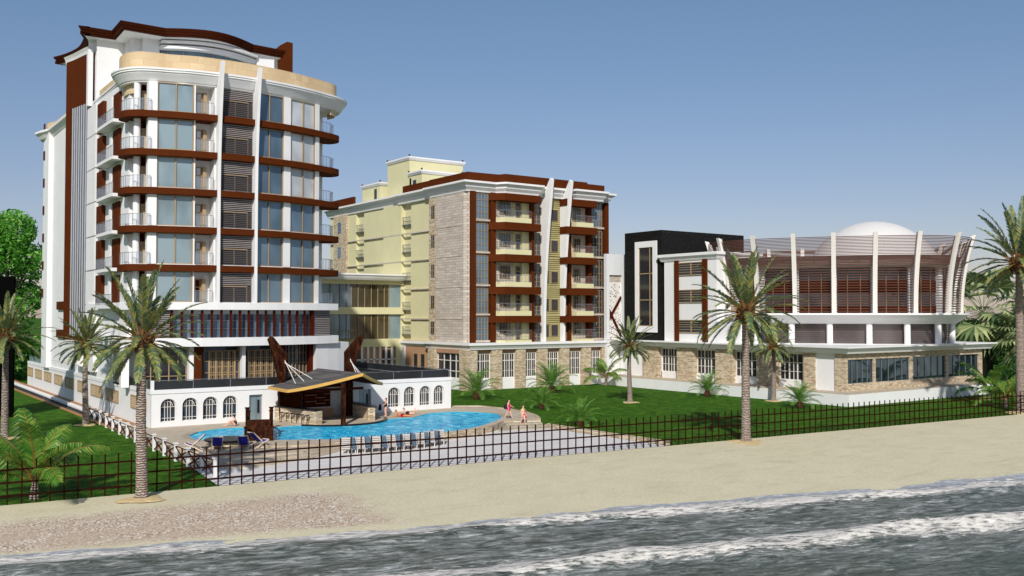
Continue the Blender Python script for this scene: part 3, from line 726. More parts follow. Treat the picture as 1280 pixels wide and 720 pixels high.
for k in range(0, 6):
    z = zf(k)+.06; top = zf(k+1)-.55 if k < 5 else 29.25
    if k >= 1:
        MB().prism(bandL+arcpts(21.2, 38.2, 0, 16)+bandR+[(38.7,87.0),(20.5,87.0)], zf(k)-.55, zf(k)).build('floor_band', 'brown', ht)
    inner = [(20.5,86.2),(20.1,85.5),(20.2,84.6),(20.6,83.6)]+arcpts(21.3, 38.0, .5, 14)+[(39,85),(38.9,86)]
    MB().prism(inner, zf(k), z+.02).build('balcony_floor', 'white', ht)
    # the three glazed bays
    for (u0, u1, mu), pane in zip(((22.15,25.0,23.6),(30.5,33.1,31.7),(33.85,36.6,35.25)), curtain_sheen(k)):
        m_ = MB(); w = .042
        for u in (u0+w, mu, u1-w): fb(m_, u-w, u+w, .52, .62, z, top, 1)
        for zz in (top-.04, z+.05): fb(m_, u0, u1, .53, .61, zz-.04, zz+.04)
        o = m_.build('window', 'tan_frame', ht)
        fb(MB(), u0, u1, .64, .66, z, top, 2).build('pane', pane, o)
        m_ = MB()
        for uu in (u0-.02, u1+.0): fb(m_, uu, uu+.02, .66, 2.7, z, top, 1)
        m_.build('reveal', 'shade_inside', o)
    m_ = MB()
    for u0, u1, o0, o1 in ((21.45,22.13,.4,1.0),(33.12,33.83,.4,2.7),(36.62,37.08,.4,2.7),(25.02,25.15,.55,2.7),(26.72,27.04,.55,2.7),(30.08,30.48,.55,2.7)): fb(MB(), u0, u1, o0, o1, z, top, 1).build('pier', 'white', ht)
    fb(MB(), 25.15, 26.72, 1.75, 2.6, z, top, 1).build('recess_wall', 'white', ht)
    # recessed middle balcony
    m_ = MB(); fb(m_, 25.5, 25.58, 1.65, 1.74, z, z+2.05, 1); fb(m_, 25.92, 26.0, 1.65, 1.74, z, z+2.05, 1); fb(m_, 25.58, 25.92, 1.66, 1.73, z+1.96, z+2.05, 1); fb(m_, 25.58, 25.92, 1.67, 1.73, z+1.3, z+1.38, 1)
    do = m_.build('balcony_door', 'tan_frame', ht)
    fb(MB(), 25.58, 25.92, 1.69, 1.72, z, z+1.96, 1).build('pane', 'glass_pale' if k else 'dark_red', do)
    fb(MB(), 26.02, 26.3, 1.3, 1.72, z, z+2.05, 1).build('open_leaf', 'tan_frame', do)
    railing([(25.2,bf(25.2)+1.2),(25.2,bf(25.2)+.35),(26.6,bf(26.6)+.35)], z, 1.0, .7)
    # louvred bay between the fins
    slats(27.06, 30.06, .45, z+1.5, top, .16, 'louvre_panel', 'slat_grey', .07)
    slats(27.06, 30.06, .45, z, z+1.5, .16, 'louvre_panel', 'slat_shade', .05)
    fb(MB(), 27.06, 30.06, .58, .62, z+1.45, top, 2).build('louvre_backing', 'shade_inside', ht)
    m_ = MB()
    for u in (27.3, 28.5, 29.65): fb(m_, u-.05, u+.05, .54, .6, z, z+1.4, 1)
    fb(m_, 27.26, 29.7, .545, .595, z+1.36, z+1.46)
    o = m_.build('louvre_window', 'tan_frame', ht)
    fb(MB(), 27.06, 30.06, .62, .64, z, z+1.44, 2).build('pane', 'shade_inside', o)
    # corner balconies left and right
    m_ = MB(); m_.lathe((20.86,84.35), [(.29,z),(.29,top)], 20); m_.build('column', 'white', ht, True)
    MB().box(21.75,84.95,z,22.6,85.4,top).build('corner_wall', 'white', ht)
    MB().box(21.3,84.95,z,21.72,85.2,top-.02).build('brown_panel', 'dark_red', ht)
    MB().box(21.36,84.72,z,22.2,84.9,z+1.95).build('screen_panel', 'parapet_wood', ht)
    railing([(19.95,86.0),(19.82,85.2),(19.95,84.3),(20.35,83.5),(21.0,83.1),(21.6,bf(21.6)+.2)], z)
    railing([(37.2,bf(37.2)+.35),(38.3,bf(38.3)+.3),(39.1,84.7),(39.3,85.6)], z)
    # west side
    zz = zf(k)-.45
    MB().prism([(20.55,87.2),(19.55,87.2),(19.5,88),(19.5,93.2),(19.75,93.6),(20.55,93.8)], zz, zz+.28).build('balcony_slab', 'white', ht)
    railing([(19.6,87.2),(19.55,93.2),(20.4,93.6)], zz+.28, .95, .55)
    MB().box(20.18,94.0,zz+.3,20.55,96.3,zz+3.15).build('brown_panel', 'brown', ht)
    MB().box(20.28,88.2,zz+.3,20.55,90.4,zz+2.95).build('brown_panel', 'brown', ht)
    MB().box(20.2,90.7,zz+.3,20.55,91.4,zz+2.9).build('pilaster', 'white', ht)
# two white fins that run up past the cornice
for u, ztop in ((26.95,31.25),(30.25,31.15)):
    pts = []
    for i in range(15):
        z = 10.5+(ztop-10.5)*i/14; t = i/14; pts.append((z, -.1-.85*max(0, (t-.45)/.55)**2))
    P = [(u-.13, bf(u)+.6, 10.5)]+[(u-.13, bf(u)+o, z) for z, o in pts]+[(u-.13, bf(u)+pts[-1][1]+.4, ztop), (u-.13, bf(u)+.6, 28.5)]
    MB().extr(P, (.26, 0, 0)).build('fin', 'white', ht)
# cornice, wood parapet
cor = [(20.55,100.0),(20.5,92),(20.4,89.2),(19.75,88.0),(19.3,86.9),(19.35,85.6),(19.75,84.3),(20.6,83.2),(21.8,82.6),(23.2,82.25)]+arcpts(24.2,36.4,-.12,12)+[(37.4,83.05),(38.8,83.6),(40.0,84.4),(40.9,85.5),(41.25,86.9),(40.9,88.2),(40.0,89.2)]
cor = chaikin(cor)
MB().sweep(cor, [(-1.3,29.22),(-.62,29.22),(-.56,29.34),(-.5,29.36),(-.32,29.62),(-.1,29.92),(-.08,30.0),(.02,30.04),(.02,30.16),(.1,30.2),(.1,30.36),(-1.3,30.36)]).build('cornice', 'white', ht)
MB().prism([(20.6,99),(20.6,89),(20.2,87),(20.3,85),(21.2,83.6),(23.2,82.9)]+arcpts(24.2,36.4,.5,10)+[(37.4,83.7),(39.2,84.6),(40.2,86.2),(39.5,88.5),(39.5,99)], 29.24, 30.3).build('roof_terrace', 'white', ht)
MB().sweep(chaikin([(20.8,90.4),(20.25,88.4),(20.05,86.9),(20.25,85.4),(21.0,84.4),(22.2,84.05),(23.5,83.95)]+arcpts(24.4,37.0,1.55,12)[1:]+[(38.6,85.1),(39.6,85.6),(40.3,86.4),(40.4,87.6),(39.8,88.8)]), [(-.3,30.3),(0,30.3),(0,32.0),(-.3,32.0)]).build('parapet', 'parapet_wood', ht)
MB().box(20.75,89.5,30.3,20.95,98.2,31.2).build('parapet', 'parapet_wood', ht)
MB().sweep(chaikin([(20.75,88.3),(20.35,87.2),(20.35,85.6),(20.9,84.6)]), [(-.1,28.45),(0,28.45),(0,29.22),(-.1,29.22)]).build('soffit_panel', 'parapet_wood', ht)
MB().sweep(chaikin([(38.7,84.4),(39.4,84.9),(39.75,85.8),(39.5,86.8)]), [(-.1,28.7),(0,28.7),(0,29.22),(-.1,29.22)]).build('soffit_panel', 'parapet_wood', ht)
# penthouse
MB().prism([(20.75,99.6),(23.35,99.6),(23.35,97.2),(24.3,97.2),(24.3,96.5),(25.9,96.5),(25.9,98),(35.6,98),(35.6,95.9),(37.5,95.9),(37.5,97),(38.3,97),(38.3,110),(20.75,110)], 30.3, 36.59).build('penthouse', 'white', ht)
MB().box(23.3,97.45,31.5,23.36,98.3,34.1).build('window', 'tan_frame', ht)
o = MB().box(23.45,97.12,31.4,24.15,97.2,34.3).build('window', 'tan_frame', ht); MB().box(23.53,97.09,31.4,24.07,97.13,34.2).build('pane', 'glass_blue', o)
def parc(u0, u1, vm, bul, n=14): return [(lerp(u0,u1,i/n), vm-bul*math.sin(math.pi*i/n)) for i in range(n+1)]
g = MB(); g.prism(parc(26.0,35.5,96.9,1.7)+[(35.5,98.1),(26,98.1)], 30.3, 36.55); go = g.build('curved_glazing', 'glass_sky', ht)
m_ = MB(); pp = parc(26.0,35.5,96.86,1.7)
for p in pp[1:-1:2]: m_.box(p[0]-.04,p[1]-.06,30.3,p[0]+.04,p[1]+.02,35.72)
m_.build('mullion', 'grey_metal', go)
for z0, z1, bl, vm in ((35.72,36.05,1.75,96.0),(36.22,36.44,1.8,95.6)):
    MB().prism(parc(25.9,35.6,vm,bl)+[(35.6,98.1),(25.9,98.1)], z0, z1).build('canopy_ring', 'white', ht)
roof = [(19.06,112.25),(19.74,110.56),(20.18,108.71),(20.45,107.0),(20.44,105.2),(20.2,102.7),(19.84,100.8),(18.9,98.55),(21.9,98.5),(21.8,94.5),(25.95,94.6)]+[(lerp(25.95,34.9,i/14), lerp(94.6,95.1,i/14)-1.95*math.sin(math.pi*i/14)) for i in range(1,14)]+[(34.9,95.1),(38.55,95.4),(38.6,112)]
roof = chaikin(roof[:8],2)+roof[8:]
MB().sweep(roof, [(-.9,36.62),(-.3,36.62),(-.26,36.78),(-.18,36.82),(-.12,37.0),(-.06,37.04),(.05,37.28),(.05,37.36),(-.9,37.36)], closed=True).build('roof_fascia', 'brown_roof', ht)
inn = [(p[0]*.985+.45, p[1]+.4) for p in roof]
MB().prism(inn, 36.7, 37.0).build('roof', 'brown_roof', ht)
t_ = MB().sweep(roof, [(-.4,0)], closed=True); MB().prism([(p[0], p[1]) for p in t_.v], 36.56, 36.61).build('soffit', 'white', ht)
MB().sweep([(19.35,106.6),(19.8,104.6),(20.05,103),(20.25,101.7),(20.5,100.5)], [(-.3,35.3),(.1,35.3),(.2,35.7),(.35,36.0),(-.3,36.0)]).build('swept_cornice', 'white', ht)
MB().extr([(38.3,100,30.3),(41.25,100,30.3),(41.25,100,39.7),(40.6,100,39.75),(39.9,100,39.3),(38.9,100,38.3),(38.3,100,37.4)], (0,.6,0)).build('roof_blade', 'brown', ht)
MB().box(38.4,97.2,33.0,40.4,99.9,33.3).box(38.35,96.6,31.8,39.8,99.8,32.1).build('side_slab', 'white', ht)
MB().box(38.4,97.6,33.3,40.2,99.9,33.9).build('side_fascia', 'brown_roof', ht)

# ------------------------------------------------------------------ glazed link
lk = thing('glazed_link', (60, 122, 3), 'low yellow link building with two tall glazed storeys and curved white cornice', 'building')
L0 = 52.0
MB().box(L0,118.4,3.3,65.2,126,14.2).build('walls', 'yellow', lk)
for z0, z1 in ((13.6,14.2),(9.5,10.45),(5.0,6.1)): MB().box(L0,117.75,z0,65.25,118.4,z1).build('spandrel', 'yellow', lk)
pp = [(50.5,119.5),(50.6,118.3),(51.4,117.3),(54,116.8),(60,116.5),(64.6,116.9),(66.6,117.3)]
MB().sweep(pp, [(-1.2,14.15),(-.3,14.15),(-.1,14.4),(.1,14.75),(.2,14.8),(.2,15.0),(-1.2,15.0)]).build('cornice', 'white', lk)
MB().prism([(50.8,125)]+[(p[0]+.1, p[1]+.7) for p in pp]+[(65.2,125)], 14.3, 14.95).build('roof', 'white', lk)
for z0, z1 in ((6.1,9.5),(10.45,13.6)):
    for a, b, g in ((L0,55.6,'glass_teal'),(55.6,57.3,'glass_blue'),(57.3,63.0,'glass_olive'),(63.0,65.0,'glass_teal')):
        m_ = MB(); uu = a
        while uu < b-.2: m_.box(uu-.03,118.0,z0,uu+.03,118.12,z1); uu += 1.0 if g != 'glass_teal' else 2.2
        o = m_.build('window', 'tan_frame', lk); MB().box(a,118.14,z0,b,118.17,z1).build('pane', g, o)
MB().box(L0,117.8,3.2,65.2,118.4,3.34).build('base', 'white', lk)
MB().box(55,117.98,1.7,63.9,118.39,5.0).build('ground_wall', 'tan_wall', lk)
m_ = MB(); u = 55
while u < 63.8: m_.box(u,117.8,1.6,u+.3,117.97,5.02); u += .92
m_.build('slat_screen', 'white', lk)
for a in (57.6,62.0): MB().box(a,117.95,2.6,a+1.5,117.99,4.6).build('window', 'glass_black', lk)
MB().box(64.0,117.7,0,65.25,118.4,5.0).build('pier', 'yellow', lk)
MB().box(55,117.2,0,65.0,118.4,1.7).build('ramp_wall', 'white', lk)
m_ = MB(); m_.tube([(54.8,117.0,7.3),(57.5,117.0,7.3),(57.5,117.7,7.3)], .05); m_.box(54.8,116.9,6.1,57.5,117.75,6.2)
for u in (54.8,56.1,57.5): m_.box(u-.04,116.96,6.1,u+.04,117.04,7.3)
m_.build('balcony', 'tan_frame', lk)

# ------------------------------------------------------------------ apartment block in the middle
ab = thing('apartment_block', (76, 115, 0), 'cream yellow apartment block with stone cladding, brown bands and two white curved blades', 'building')
MB().box(65.6,100.72,0,87.6,142,25.2).build('walls', 'stone_grey', ab)
# west flank, in stepped strips
def strip(v0, v1, u, mat, z0=5.9, z1=25.0, name='west_wall'): return MB().box(u,v0,z0,65.62,v1,z1).build(name, mat, ab)
MB().prism([(64.45,101.0),(64.7,100.42),(65.0,100.3),(65.65,100.3),(65.65,107.7),(64.45,107.7)], 5.9, 25.0).build('stone_flank', 'stone_grey', ab)
MB().box(64.46,107.72,0,65.62,109.55,25.0).build('stone_flank', 'stone_beige', ab)
strip(109.55,115.5,65.1,'yellow'); strip(115.5,118.0,65.5,'yellow'); strip(118.0,123.3,64.9,'yellow'); strip(123.3,130,65.15,'yellow')
strip(130,132.6,65.55,'yellow'); strip(132.6,135.3,65.1,'yellow'); MB().box(64.75,135.3,5.9,65.62,139.9,25.0).build('stone_flank', 'stone_beige', ab); strip(139.9,142,65.2,'yellow')
MB().box(65.0,109.55,0,65.62,118,5.9).build('ground_wall', 'tan_wall', ab); MB().box(65.1,118,0,65.62,142,5.9).build('ground_wall', 'yellow', ab)
MB().sweep([(64.95,118),(64.95,109.5)], [(-.2,5.1),(0,5.1),(.35,5.5),(.35,5.85),(-.2,5.85)]).build('ground_cornice', 'white', ab)
MB().box(64.8,116.8,0,65.0,118,5.1).build('pilaster', 'white', ab)
for v0 in (111.4,113.3): 
    o = MB().box(64.95,v0,2.0,65.0,v0+1.1,4.2).build('window', 'tan_frame', ab); MB().box(64.92,v0+.1,2.1,64.96,v0+1.0,4.1).build('pane', 'glass_black', o)
for z in (8.9, 12.95, 16.9, 20.75):
    MB().box(64.86,109.6,z-.12,65.1,142,z+.03).build('string_course', 'stone_grey', ab)
    MB().box(64.4,101.2,z-.05,64.47,107.6,z+.03).build('string_course', 'stone_grey', ab)
for z in (6.9, 10.3, 14.4, 18.35, 22.2):
    o = MB().box(64.39,108.0,z,64.46,108.9,z+1.7).build('window', 'tan_frame', ab); MB().box(64.36,108.08,z+.08,64.4,108.82,z+1.62).build('pane', 'glass_dark', o)
    m_ = MB(); m_.box(64.34,108.42,z+.08,64.36,108.48,z+1.62); m_.box(64.34,108.08,z+.8,64.36,108.82,z+.86); m_.build('glazing_bar', 'tan_frame', o)
    for a, b in ((115.6,117.9),(130.1,132.5)):
        m_ = MB(); m_.tube([(65.02,a,z+.85),(65.02,b,z+.85)], .04); vv = a
        while vv <= b: m_.box(65.0,vv-.02,z-.15,65.04,vv+.02,z+.85); vv += .3
        m_.box(64.98,a,z-.25,65.5,b,z-.15); m_.build('balcony', 'grey_metal', ab)
    MB().box(64.7,137.2,z,64.76,138.3,z+1.7).build('window', 'glass_blue', ab)
# eaves
eav = [(64.6,142.5),(64.6,119.0),(64.4,118.9),(64.4,109.6),(64.05,109.5),(64.05,99.9),(68.6,99.9),(69.4,98.7),(75.0,98.7),(75.6,99.6),(80.8,99.6),(81,98.8),(86.2,98.8),(87.0,99.9),(88.3,99.9),(88.3,142)]
MB().sweep(eav, [(-1.6,24.95),(-.35,24.95),(-.3,25.15),(-.05,25.45),(.0,25.5),(.05,25.75),(.45,26.0),(.45,26.25),(-1.6,26.25)]).build('cornice', 'white', ab)
MB().prism([(65.6,142),(65.6,101),(87,101),(87,142)], 25.2, 26.2).build('roof', 'white', ab)
par = [(65.0,117.8),(65.0,110.2),(64.75,110),(64.75,100.6),(69.4,100.4),(69.8,99.4),(75.2,99.4),(83.5,99.5),(83.7,100.6),(87.6,100.7),(87.6,120)]
MB().sweep(par, [(-.4,26.25),(0,26.25),(0,27.45),(-.4,27.45)]).build('parapet', 'brown', ab)
MB().sweep([(65.0,143),(65.0,133.4)], [(-.4,26.25),(0,26.25),(0,27.6),(-.4,27.6)]).build('parapet', 'brown', ab)
# roof-top boxes
def rbox(u0, v0, u1, v1, zt, name='roof_room'):
    o = MB().box(u0,v0,26.2,u1,v1,zt-.45).build(name, 'yellow', ab)
    MB().sweep([(u0,v1),(u0,v0),(u1,v0),(u1,v1)], [(-.5,zt-.5),(.1,zt-.5),(.3,zt-.2),(.3,zt),(-.5,zt)]).build('coping', 'white', o)
    MB().box(u0,v0,zt-.3,u1,v1,zt-.05).build('flat_roof', 'white', o)
    m_ = MB()
    for a, b in ((u0,v0),(u1,v0),(u0,v1)): m_.tube([(a,b,zt),(a-.1,b-.1,zt+.25)], .12, 6)
    m_.build('finial', 'dark_wood', o); return o
rbox(66.6,118.7,75.6,125.3,32.0); rbox(66.5,115.0,73.2,118.65,29.6); rbox(66.5,127.4,72.0,133.3,29.3)
MB().box(66.5,118.0,27.2,66.55,118.5,28.8).build('roof_door', 'glass_black', ab)
for a, b in ((116.6,117.4),(128.5,129.2)): MB().box(66.42,a,26.8,66.5,b,28.4).build('roof_window', 'glass_black', ab)
# front facade: storeys
FL = [(25.0, 24.0, 20.35), (21.2, 20.25, 16.25), (17.1, 16.2, 12.1), (12.97, 12.05, 8.5), (9.27, 8.42, 5.95)]
FL = [(24.9,24.0,21.3),(21.2,20.25,17.2),(17.1,16.2,13.05),(12.97,12.05,9.35),(9.27,8.42,5.95)]
def grid_win(u0, u1, v, z0, z1, nu, nz, pane, fr='tan_frame', w=.045, name='window', par=None):
    m_ = MB()
    for i in range(nu+1): u = lerp(u0+w/2, u1-w/2, i/nu); m_.box(u-w/2, v-.05, z0, u+w/2, v+.02, z1)
    for i in range(nz+1): z = lerp(z0+w/2, z1-w/2, i/nz); m_.box(u0, v-.045, z-w/2, u1, v+.015, z+w/2)
    o = m_.build(name, fr, par or ab); MB().box(u0, v+.025, z0, u1, v+.04, z1).build('pane', pane, o); return o
for u0, u1, n in ((64.92,65.62,'brown'),(67.98,68.66,'brown'),(74.25,74.8,'brown'),(80.6,81.05,'brown'),(84.1,84.62,'brown'),(87.1,87.72,'brown')):
    MB().box(u0,99.95,5.9,u1,101.2,25.0).build('brown_pier', n, ab)
for k, (zt, zb, zn) in enumerate(FL):
    gl = 'glass_blue' if k < 4 else 'glass_mirror'
    grid_win(65.66,67.7,100.3,zn+.25,zt-.1 if k == 0 else zb+.75,4,4,'glass_blue')
    grid_win(84.7,86.75,100.3,zn+.25,zt-.1 if k == 0 else zb+.75,4,4,'glass_blue' if k == 0 else 'glass_dark')
    MB().box(65.64,100.2,zn,67.95,101.2,zn+.25).build('sill_band', 'stone_grey', ab); MB().box(84.64,100.2,zn,87.1,101.2,zn+.25).build('sill_band', 'stone_grey', ab)
    grid_win(74.82,76.1,100.4,zn+.1,zb+.0 if k else zt-.5,2,5,'glass_dark'); grid_win(79.5,80.55,100.4,zn+.1,zb if k else zt-.5,2,5,'glass_dark')
    # brown balcony heads
    MB().prism([(67.7,100.2),(69.2,98.75),(75.0,98.75),(75.0,100.35),(68.0,100.35)], zb, zt).build('balcony_band', 'brown', ab)
    MB().prism([(79.3,100.35),(79.3,98.75),(84.6,98.75),(84.6,100.35)], zb, zt).build('balcony_band', 'brown', ab)
    z0 = zn-.05 if k < 4 else 5.9
    # balcony: yellow curb, floor and railing
    for pts, rp in (([(68.7,100.3),(69.4,98.95),(73.6,98.95),(73.6,100.3)], [(68.75,100.1),(69.45,99.0),(73.55,99.0)]),
                    ([(81.1,100.3),(81.1,98.95),(84.1,98.95),(84.1,100.3)], [(81.15,99.0),(84.6,99.0),(84.6,100.1)])):
        o = MB().prism(pts, z0, z0+.62 if k < 4 else z0+.3).build('balcony', 'yellow', ab)
        m_ = MB(); rh = z0+1.55
        m_.tube([(a,b,rh) for a,b in rp], .035, 5); m_.tube([(a,b,z0+.75) for a,b in rp], .02, 4)
        for (a,b),(c,d_) in zip(rp[:-1], rp[1:]):
            n = max(2, int(math.hypot(c-a,d_-b)/.22))
            for i in range(n+1): q = (lerp(a,c,i/n), lerp(b,d_,i/n)); m_.box(q[0]-.015,q[1]-.015,z0+.3,q[0]+.015,q[1]+.015,rh)
        m_.build('railing', 'grey_metal', o, fix=False)
    # wall behind the balcony: window, door and a yellow return
    zt2 = zb if k else zb
    grid_win(69.7,71.4,100.64,zn+1.1,zn+2.7,4,3,'glass_blue' if k < 2 else 'glass_dark','tan_frame',.06)
    m_ = MB(); m_.box(72.2,100.55,z0,72.3,100.66,zn+2.75); m_.box(72.9,100.55,z0,73.0,100.66,zn+2.75); m_.box(72.3,100.56,zn+2.0,72.9,100.65,zn+2.1); m_.box(72.3,100.56,zn+2.65,72.9,100.65,zn+2.75)
    do = m_.build('door', 'tan_frame', ab); MB().box(72.3,100.6,z0,72.9,100.64,zn+2.65).build('pane', 'glass_dark', do)
    MB().box(73.1,100.4,z0,74.3,101.2,zb).build('balcony_return', 'yellow', ab); MB().box(71.95,100.66,z0,73.1,100.7,zb).build('balcony_return', 'yellow', ab)
    MB().box(81.05,100.4,z0,81.5,101.2,zb).build('balcony_return', 'yellow', ab)
    grid_win(82.0,83.2,100.64,zn+.9,zn+2.6,3,3,'glass_blue' if k == 0 else 'glass_dark','tan_frame',.06)
    # stair strip between the blades
    m_ = MB(); z = z0+.1
    while z < zt-.02: m_.box(76.75,100.3,z,79.35,100.42,z+.14); z += .27
    m_.build('stair_louvre', 'slat_tan', ab); MB().box(76.6,100.43,z0,79.45,100.9,zt).build('stair_wall', 'slat_tan', ab)
    o = MB().box(77.75,100.2,zn+.6,78.95,100.3,zn+2.2).build('stair_window', 'tan_frame', ab); MB().box(77.83,100.17,zn+.68,78.87,100.21,zn+2.12).build('pane', 'shade_inside', o)
    MB().box(76.75,100.2,zn+.6,77.35,100.3,zn+2.2).build('stair_window', 'shade_inside', ab)
for u in (76.15, 79.4):
    P = []
    for i in range(17):
        t = i/16; z = lerp(5.9, 27.1, t); P.append((u, 99.75-1.75*max(0,(t-.1)/.9)**1.7, z))
    P += [(u, P[-1][1]+.35, 27.35), (u, P[-1][1]+1.0, 26.4), (u, 99.9, 25.0), (u, 100.4, 24.5), (u, 100.4, 5.9)]
    MB().extr(P, (.42,0,0)).build('blade', 'white', ab)
# ground storey
pod = [(64.4,112),(64.4,99.2),(88.3,99.2),(88.3,104)]
MB().sweep([(64.0,110.0),(64.0,98.9),(88.4,98.9),(88.4,104)], [(-2.5,5.05),(-.3,5.05),(-.25,5.2),(.0,5.55),(.1,5.6),(.1,5.9),(-2.5,5.9)]).build('ground_cornice', 'white', ab)
for u0, u1 in ((63.75,65.45),(67.65,69.2),(71.45,72.9),(74.9,76.5),(78.6,80.15),(82.35,83.9),(85.9,87.25)):
    MB().box(u0,99.3,-.05,u1,100.4 if u0 > 64 else 100.9,5.06).build('stone_pier', 'stone_beige', ab)
MB().box(63.75,107.0,-.05,65.0,108.6,5.06).build('stone_pier', 'stone_beige', ab)
for u0, u1 in ((65.45,67.65),(69.2,71.45),(72.9,74.9),(76.5,78.6),(80.15,82.35),(83.9,85.9)):
    MB().box(u0,99.75,0,u1,100.1,1.38).build('sill_wall', 'white', ab)
    MB().box(u0,99.8,4.55,u1,100.2,5.06).build('lintel', 'tan_wall', ab)
    m_ = MB(); w = .1; a = u0+.05; b = u1-.05
    for u in (a, lerp(a,b,.33), lerp(a,b,.66), b): m_.box(u-w/2,99.82,1.38,u+w/2,99.9,4.55)
    for u in (lerp(a,b,.165), lerp(a,b,.495), lerp(a,b,.83)): m_.box(u-.02,99.84,1.38,u+.02,99.9,4.55)
    for z, h in ((1.43,.1),(4.5,.1),(2.3,.04),(3.6,.09)): m_.box(a,99.83,z-h/2,b,99.89,z+h/2)
    o = m_.build('tall_window', 'plastic_white', ab); MB().box(a,99.91,1.38,b,99.94,4.55).build('pane', 'glass_black', o)
MB().box(64.1,100.9,0,65.0,107,1.38).build('sill_wall', 'white', ab); MB().box(64.1,100.9,4.55,65.0,107,5.06).build('lintel', 'tan_wall', ab)
m_ = MB()
for v in (101,102.5,103.9,105.4,106.9): m_.box(64.3,v-.06,1.38,64.38,v+.06,4.55)
for z in (1.43,2.3,3.6,4.5): m_.box(64.31,101,z-.05,64.37,107,z+.05)
o = m_.build('tall_window', 'plastic_white', ab); MB().box(64.4,101,1.38,64.43,107,4.55).build('pane', 'glass_black', o)

# screen wall between the block and the black tower
sw = thing('screen_wall', (89, 99, 0), 'tall white wall with a perforated panel and brown cross braces', 'wall')
MB().box(86.4,98.9,14.9,91.2,99.5,17.8).box(89.2,98.9,5.5,91.2,99.5,14.9).box(86.4,98.9,0,86.9,99.5,14.9).build('frame', 'white_cool', sw)
MB().box(86.9,99.2,5.5,89.2,99.4,14.0).build('perforated_panel', 'perforated', sw); MB().box(86.9,99.15,14.0,89.2,99.4,14.9).build('panel_head', 'stone_grey', sw)
m_ = MB(); m_.bar((86.9,99.1,8.7),(89.2,99.1,11.9),.1,.35); m_.bar((86.9,99.08,10.2),(89.2,99.08,6.4),.1,.35); m_.bar((86.9,99.1,3.0),(88.0,99.1,5.2),.1,.35); m_.build('brace', 'dark_red', sw)
MB().box(86.9,98.95,0,91.2,99.5,5.5).build('base', 'white', sw)

# ------------------------------------------------------------------ conference building on the right
cb = thing('conference_building', (100, 80, 0), 'white conference building with stone ground floor and a slatted drum under a dome', 'building')
# plinth
MB().prism([(85.1,99.3),(85.1,59.87),(113.5,59.87),(117.5,62),(117.5,99.3)], -.05, 1.2).build('plinth', 'white', cb)
MB().prism([(85.1,99.3),(85.1,59.87),(113.5,59.87),(117.5,62),(117.5,99.3)], 1.2, 1.26).build('terrace_floor', 'deck_paving', cb)
MB().box(88.5,62.9,1.26,114.5,98.5,6.0).build('walls', 'white', cb)
MB().box(88.3,63,5.0,88.6,97,5.35).build('head_wall', 'white', cb)
for a, b in ((93.0,90.2),(86.8,84.0),(80.3,77.7),(73.9,71.2),(67.35,65.8)):
    MB().box(87.55,b,1.26,88.6,a,5.35).build('stone_pier', 'stone_beige', cb)
MB().box(87.7,63.3,1.26,88.6,65.8,5.35).build('white_panel', 'white', cb)
for a, b in ((90.2,86.8),(84.0,80.3),(77.7,73.9),(71.2,67.35)):
    m_ = MB()
    for t, w in ((0,.12),(.17,.04),(.36,.12),(.5,.04),(.66,.12),(.83,.04),(1,.12)): v = lerp(b+.06,a-.06,t); m_.box(88.32,v-w/2,2.05,88.4,v+w/2,5.1)
    for z, h in ((2.1,.12),(5.05,.1),(3.05,.05),(4.05,.1)): m_.box(88.33,b,z-h/2,88.39,a,z+h/2)
    o = m_.build('tall_window', 'plastic_white', cb); MB().box(88.42,b,2.05,88.45,a,5.1).build('pane', 'glass_black', o)
    MB().box(88.2,b,1.26,88.6,a,2.05).build('sill_wall', 'white', cb)
# south front: stone frame and shop glass
MB().box(87.55,61.95,1.26,115,62.3,2.06).box(87.55,61.95,4.65,115,62.3,5.35).build('stone_front', 'stone_beige', cb)
for a, b in ((87.55,87.75+.2),(92.6,92.95),(99.5,100.1),(106.9,107.4),(114.2,115)): MB().box(a,61.95,2.06,b,62.3,4.65).build('stone_front', 'stone_beige', cb)
MB().box(87.55,62.3,1.26,88.6,63.3,5.35).build('stone_front', 'stone_beige', cb); MB().box(114.2,62.3,1.26,115,98,5.35).build('east_wall', 'stone_beige', cb)
for a, b in ((87.95,92.6),(92.95,99.5),(100.1,106.9),(107.4,114.2)):
    m_ = MB()
    for i in range(6): u = lerp(a+.03,b-.03,i/5); m_.box(u-.022,62.1,2.06,u+.022,62.18,4.65)
    m_.box(a,62.11,2.06,b,62.17,2.12); m_.box(a,62.11,4.59,b,62.17,4.65)
    o = m_.build('shop_window', 'grey_metal', cb); MB().box(a,62.2,2.06,b,62.23,4.65).build('pane', 'glass_mirror', o)
MB().sweep([(86.9,98.5),(86.9,61.2),(116.2,61.2),(116.2,98)], [(-1.5,5.3),(-.2,5.3),(-.1,5.5),(.0,5.6),(.1,5.85),(.35,5.9),(.35,6.05),(-1.5,6.05)]).build('cornice', 'white', cb)
MB().box(87.6,62,5.9,115.5,98,6.03).build('lower_roof', 'white', cb)
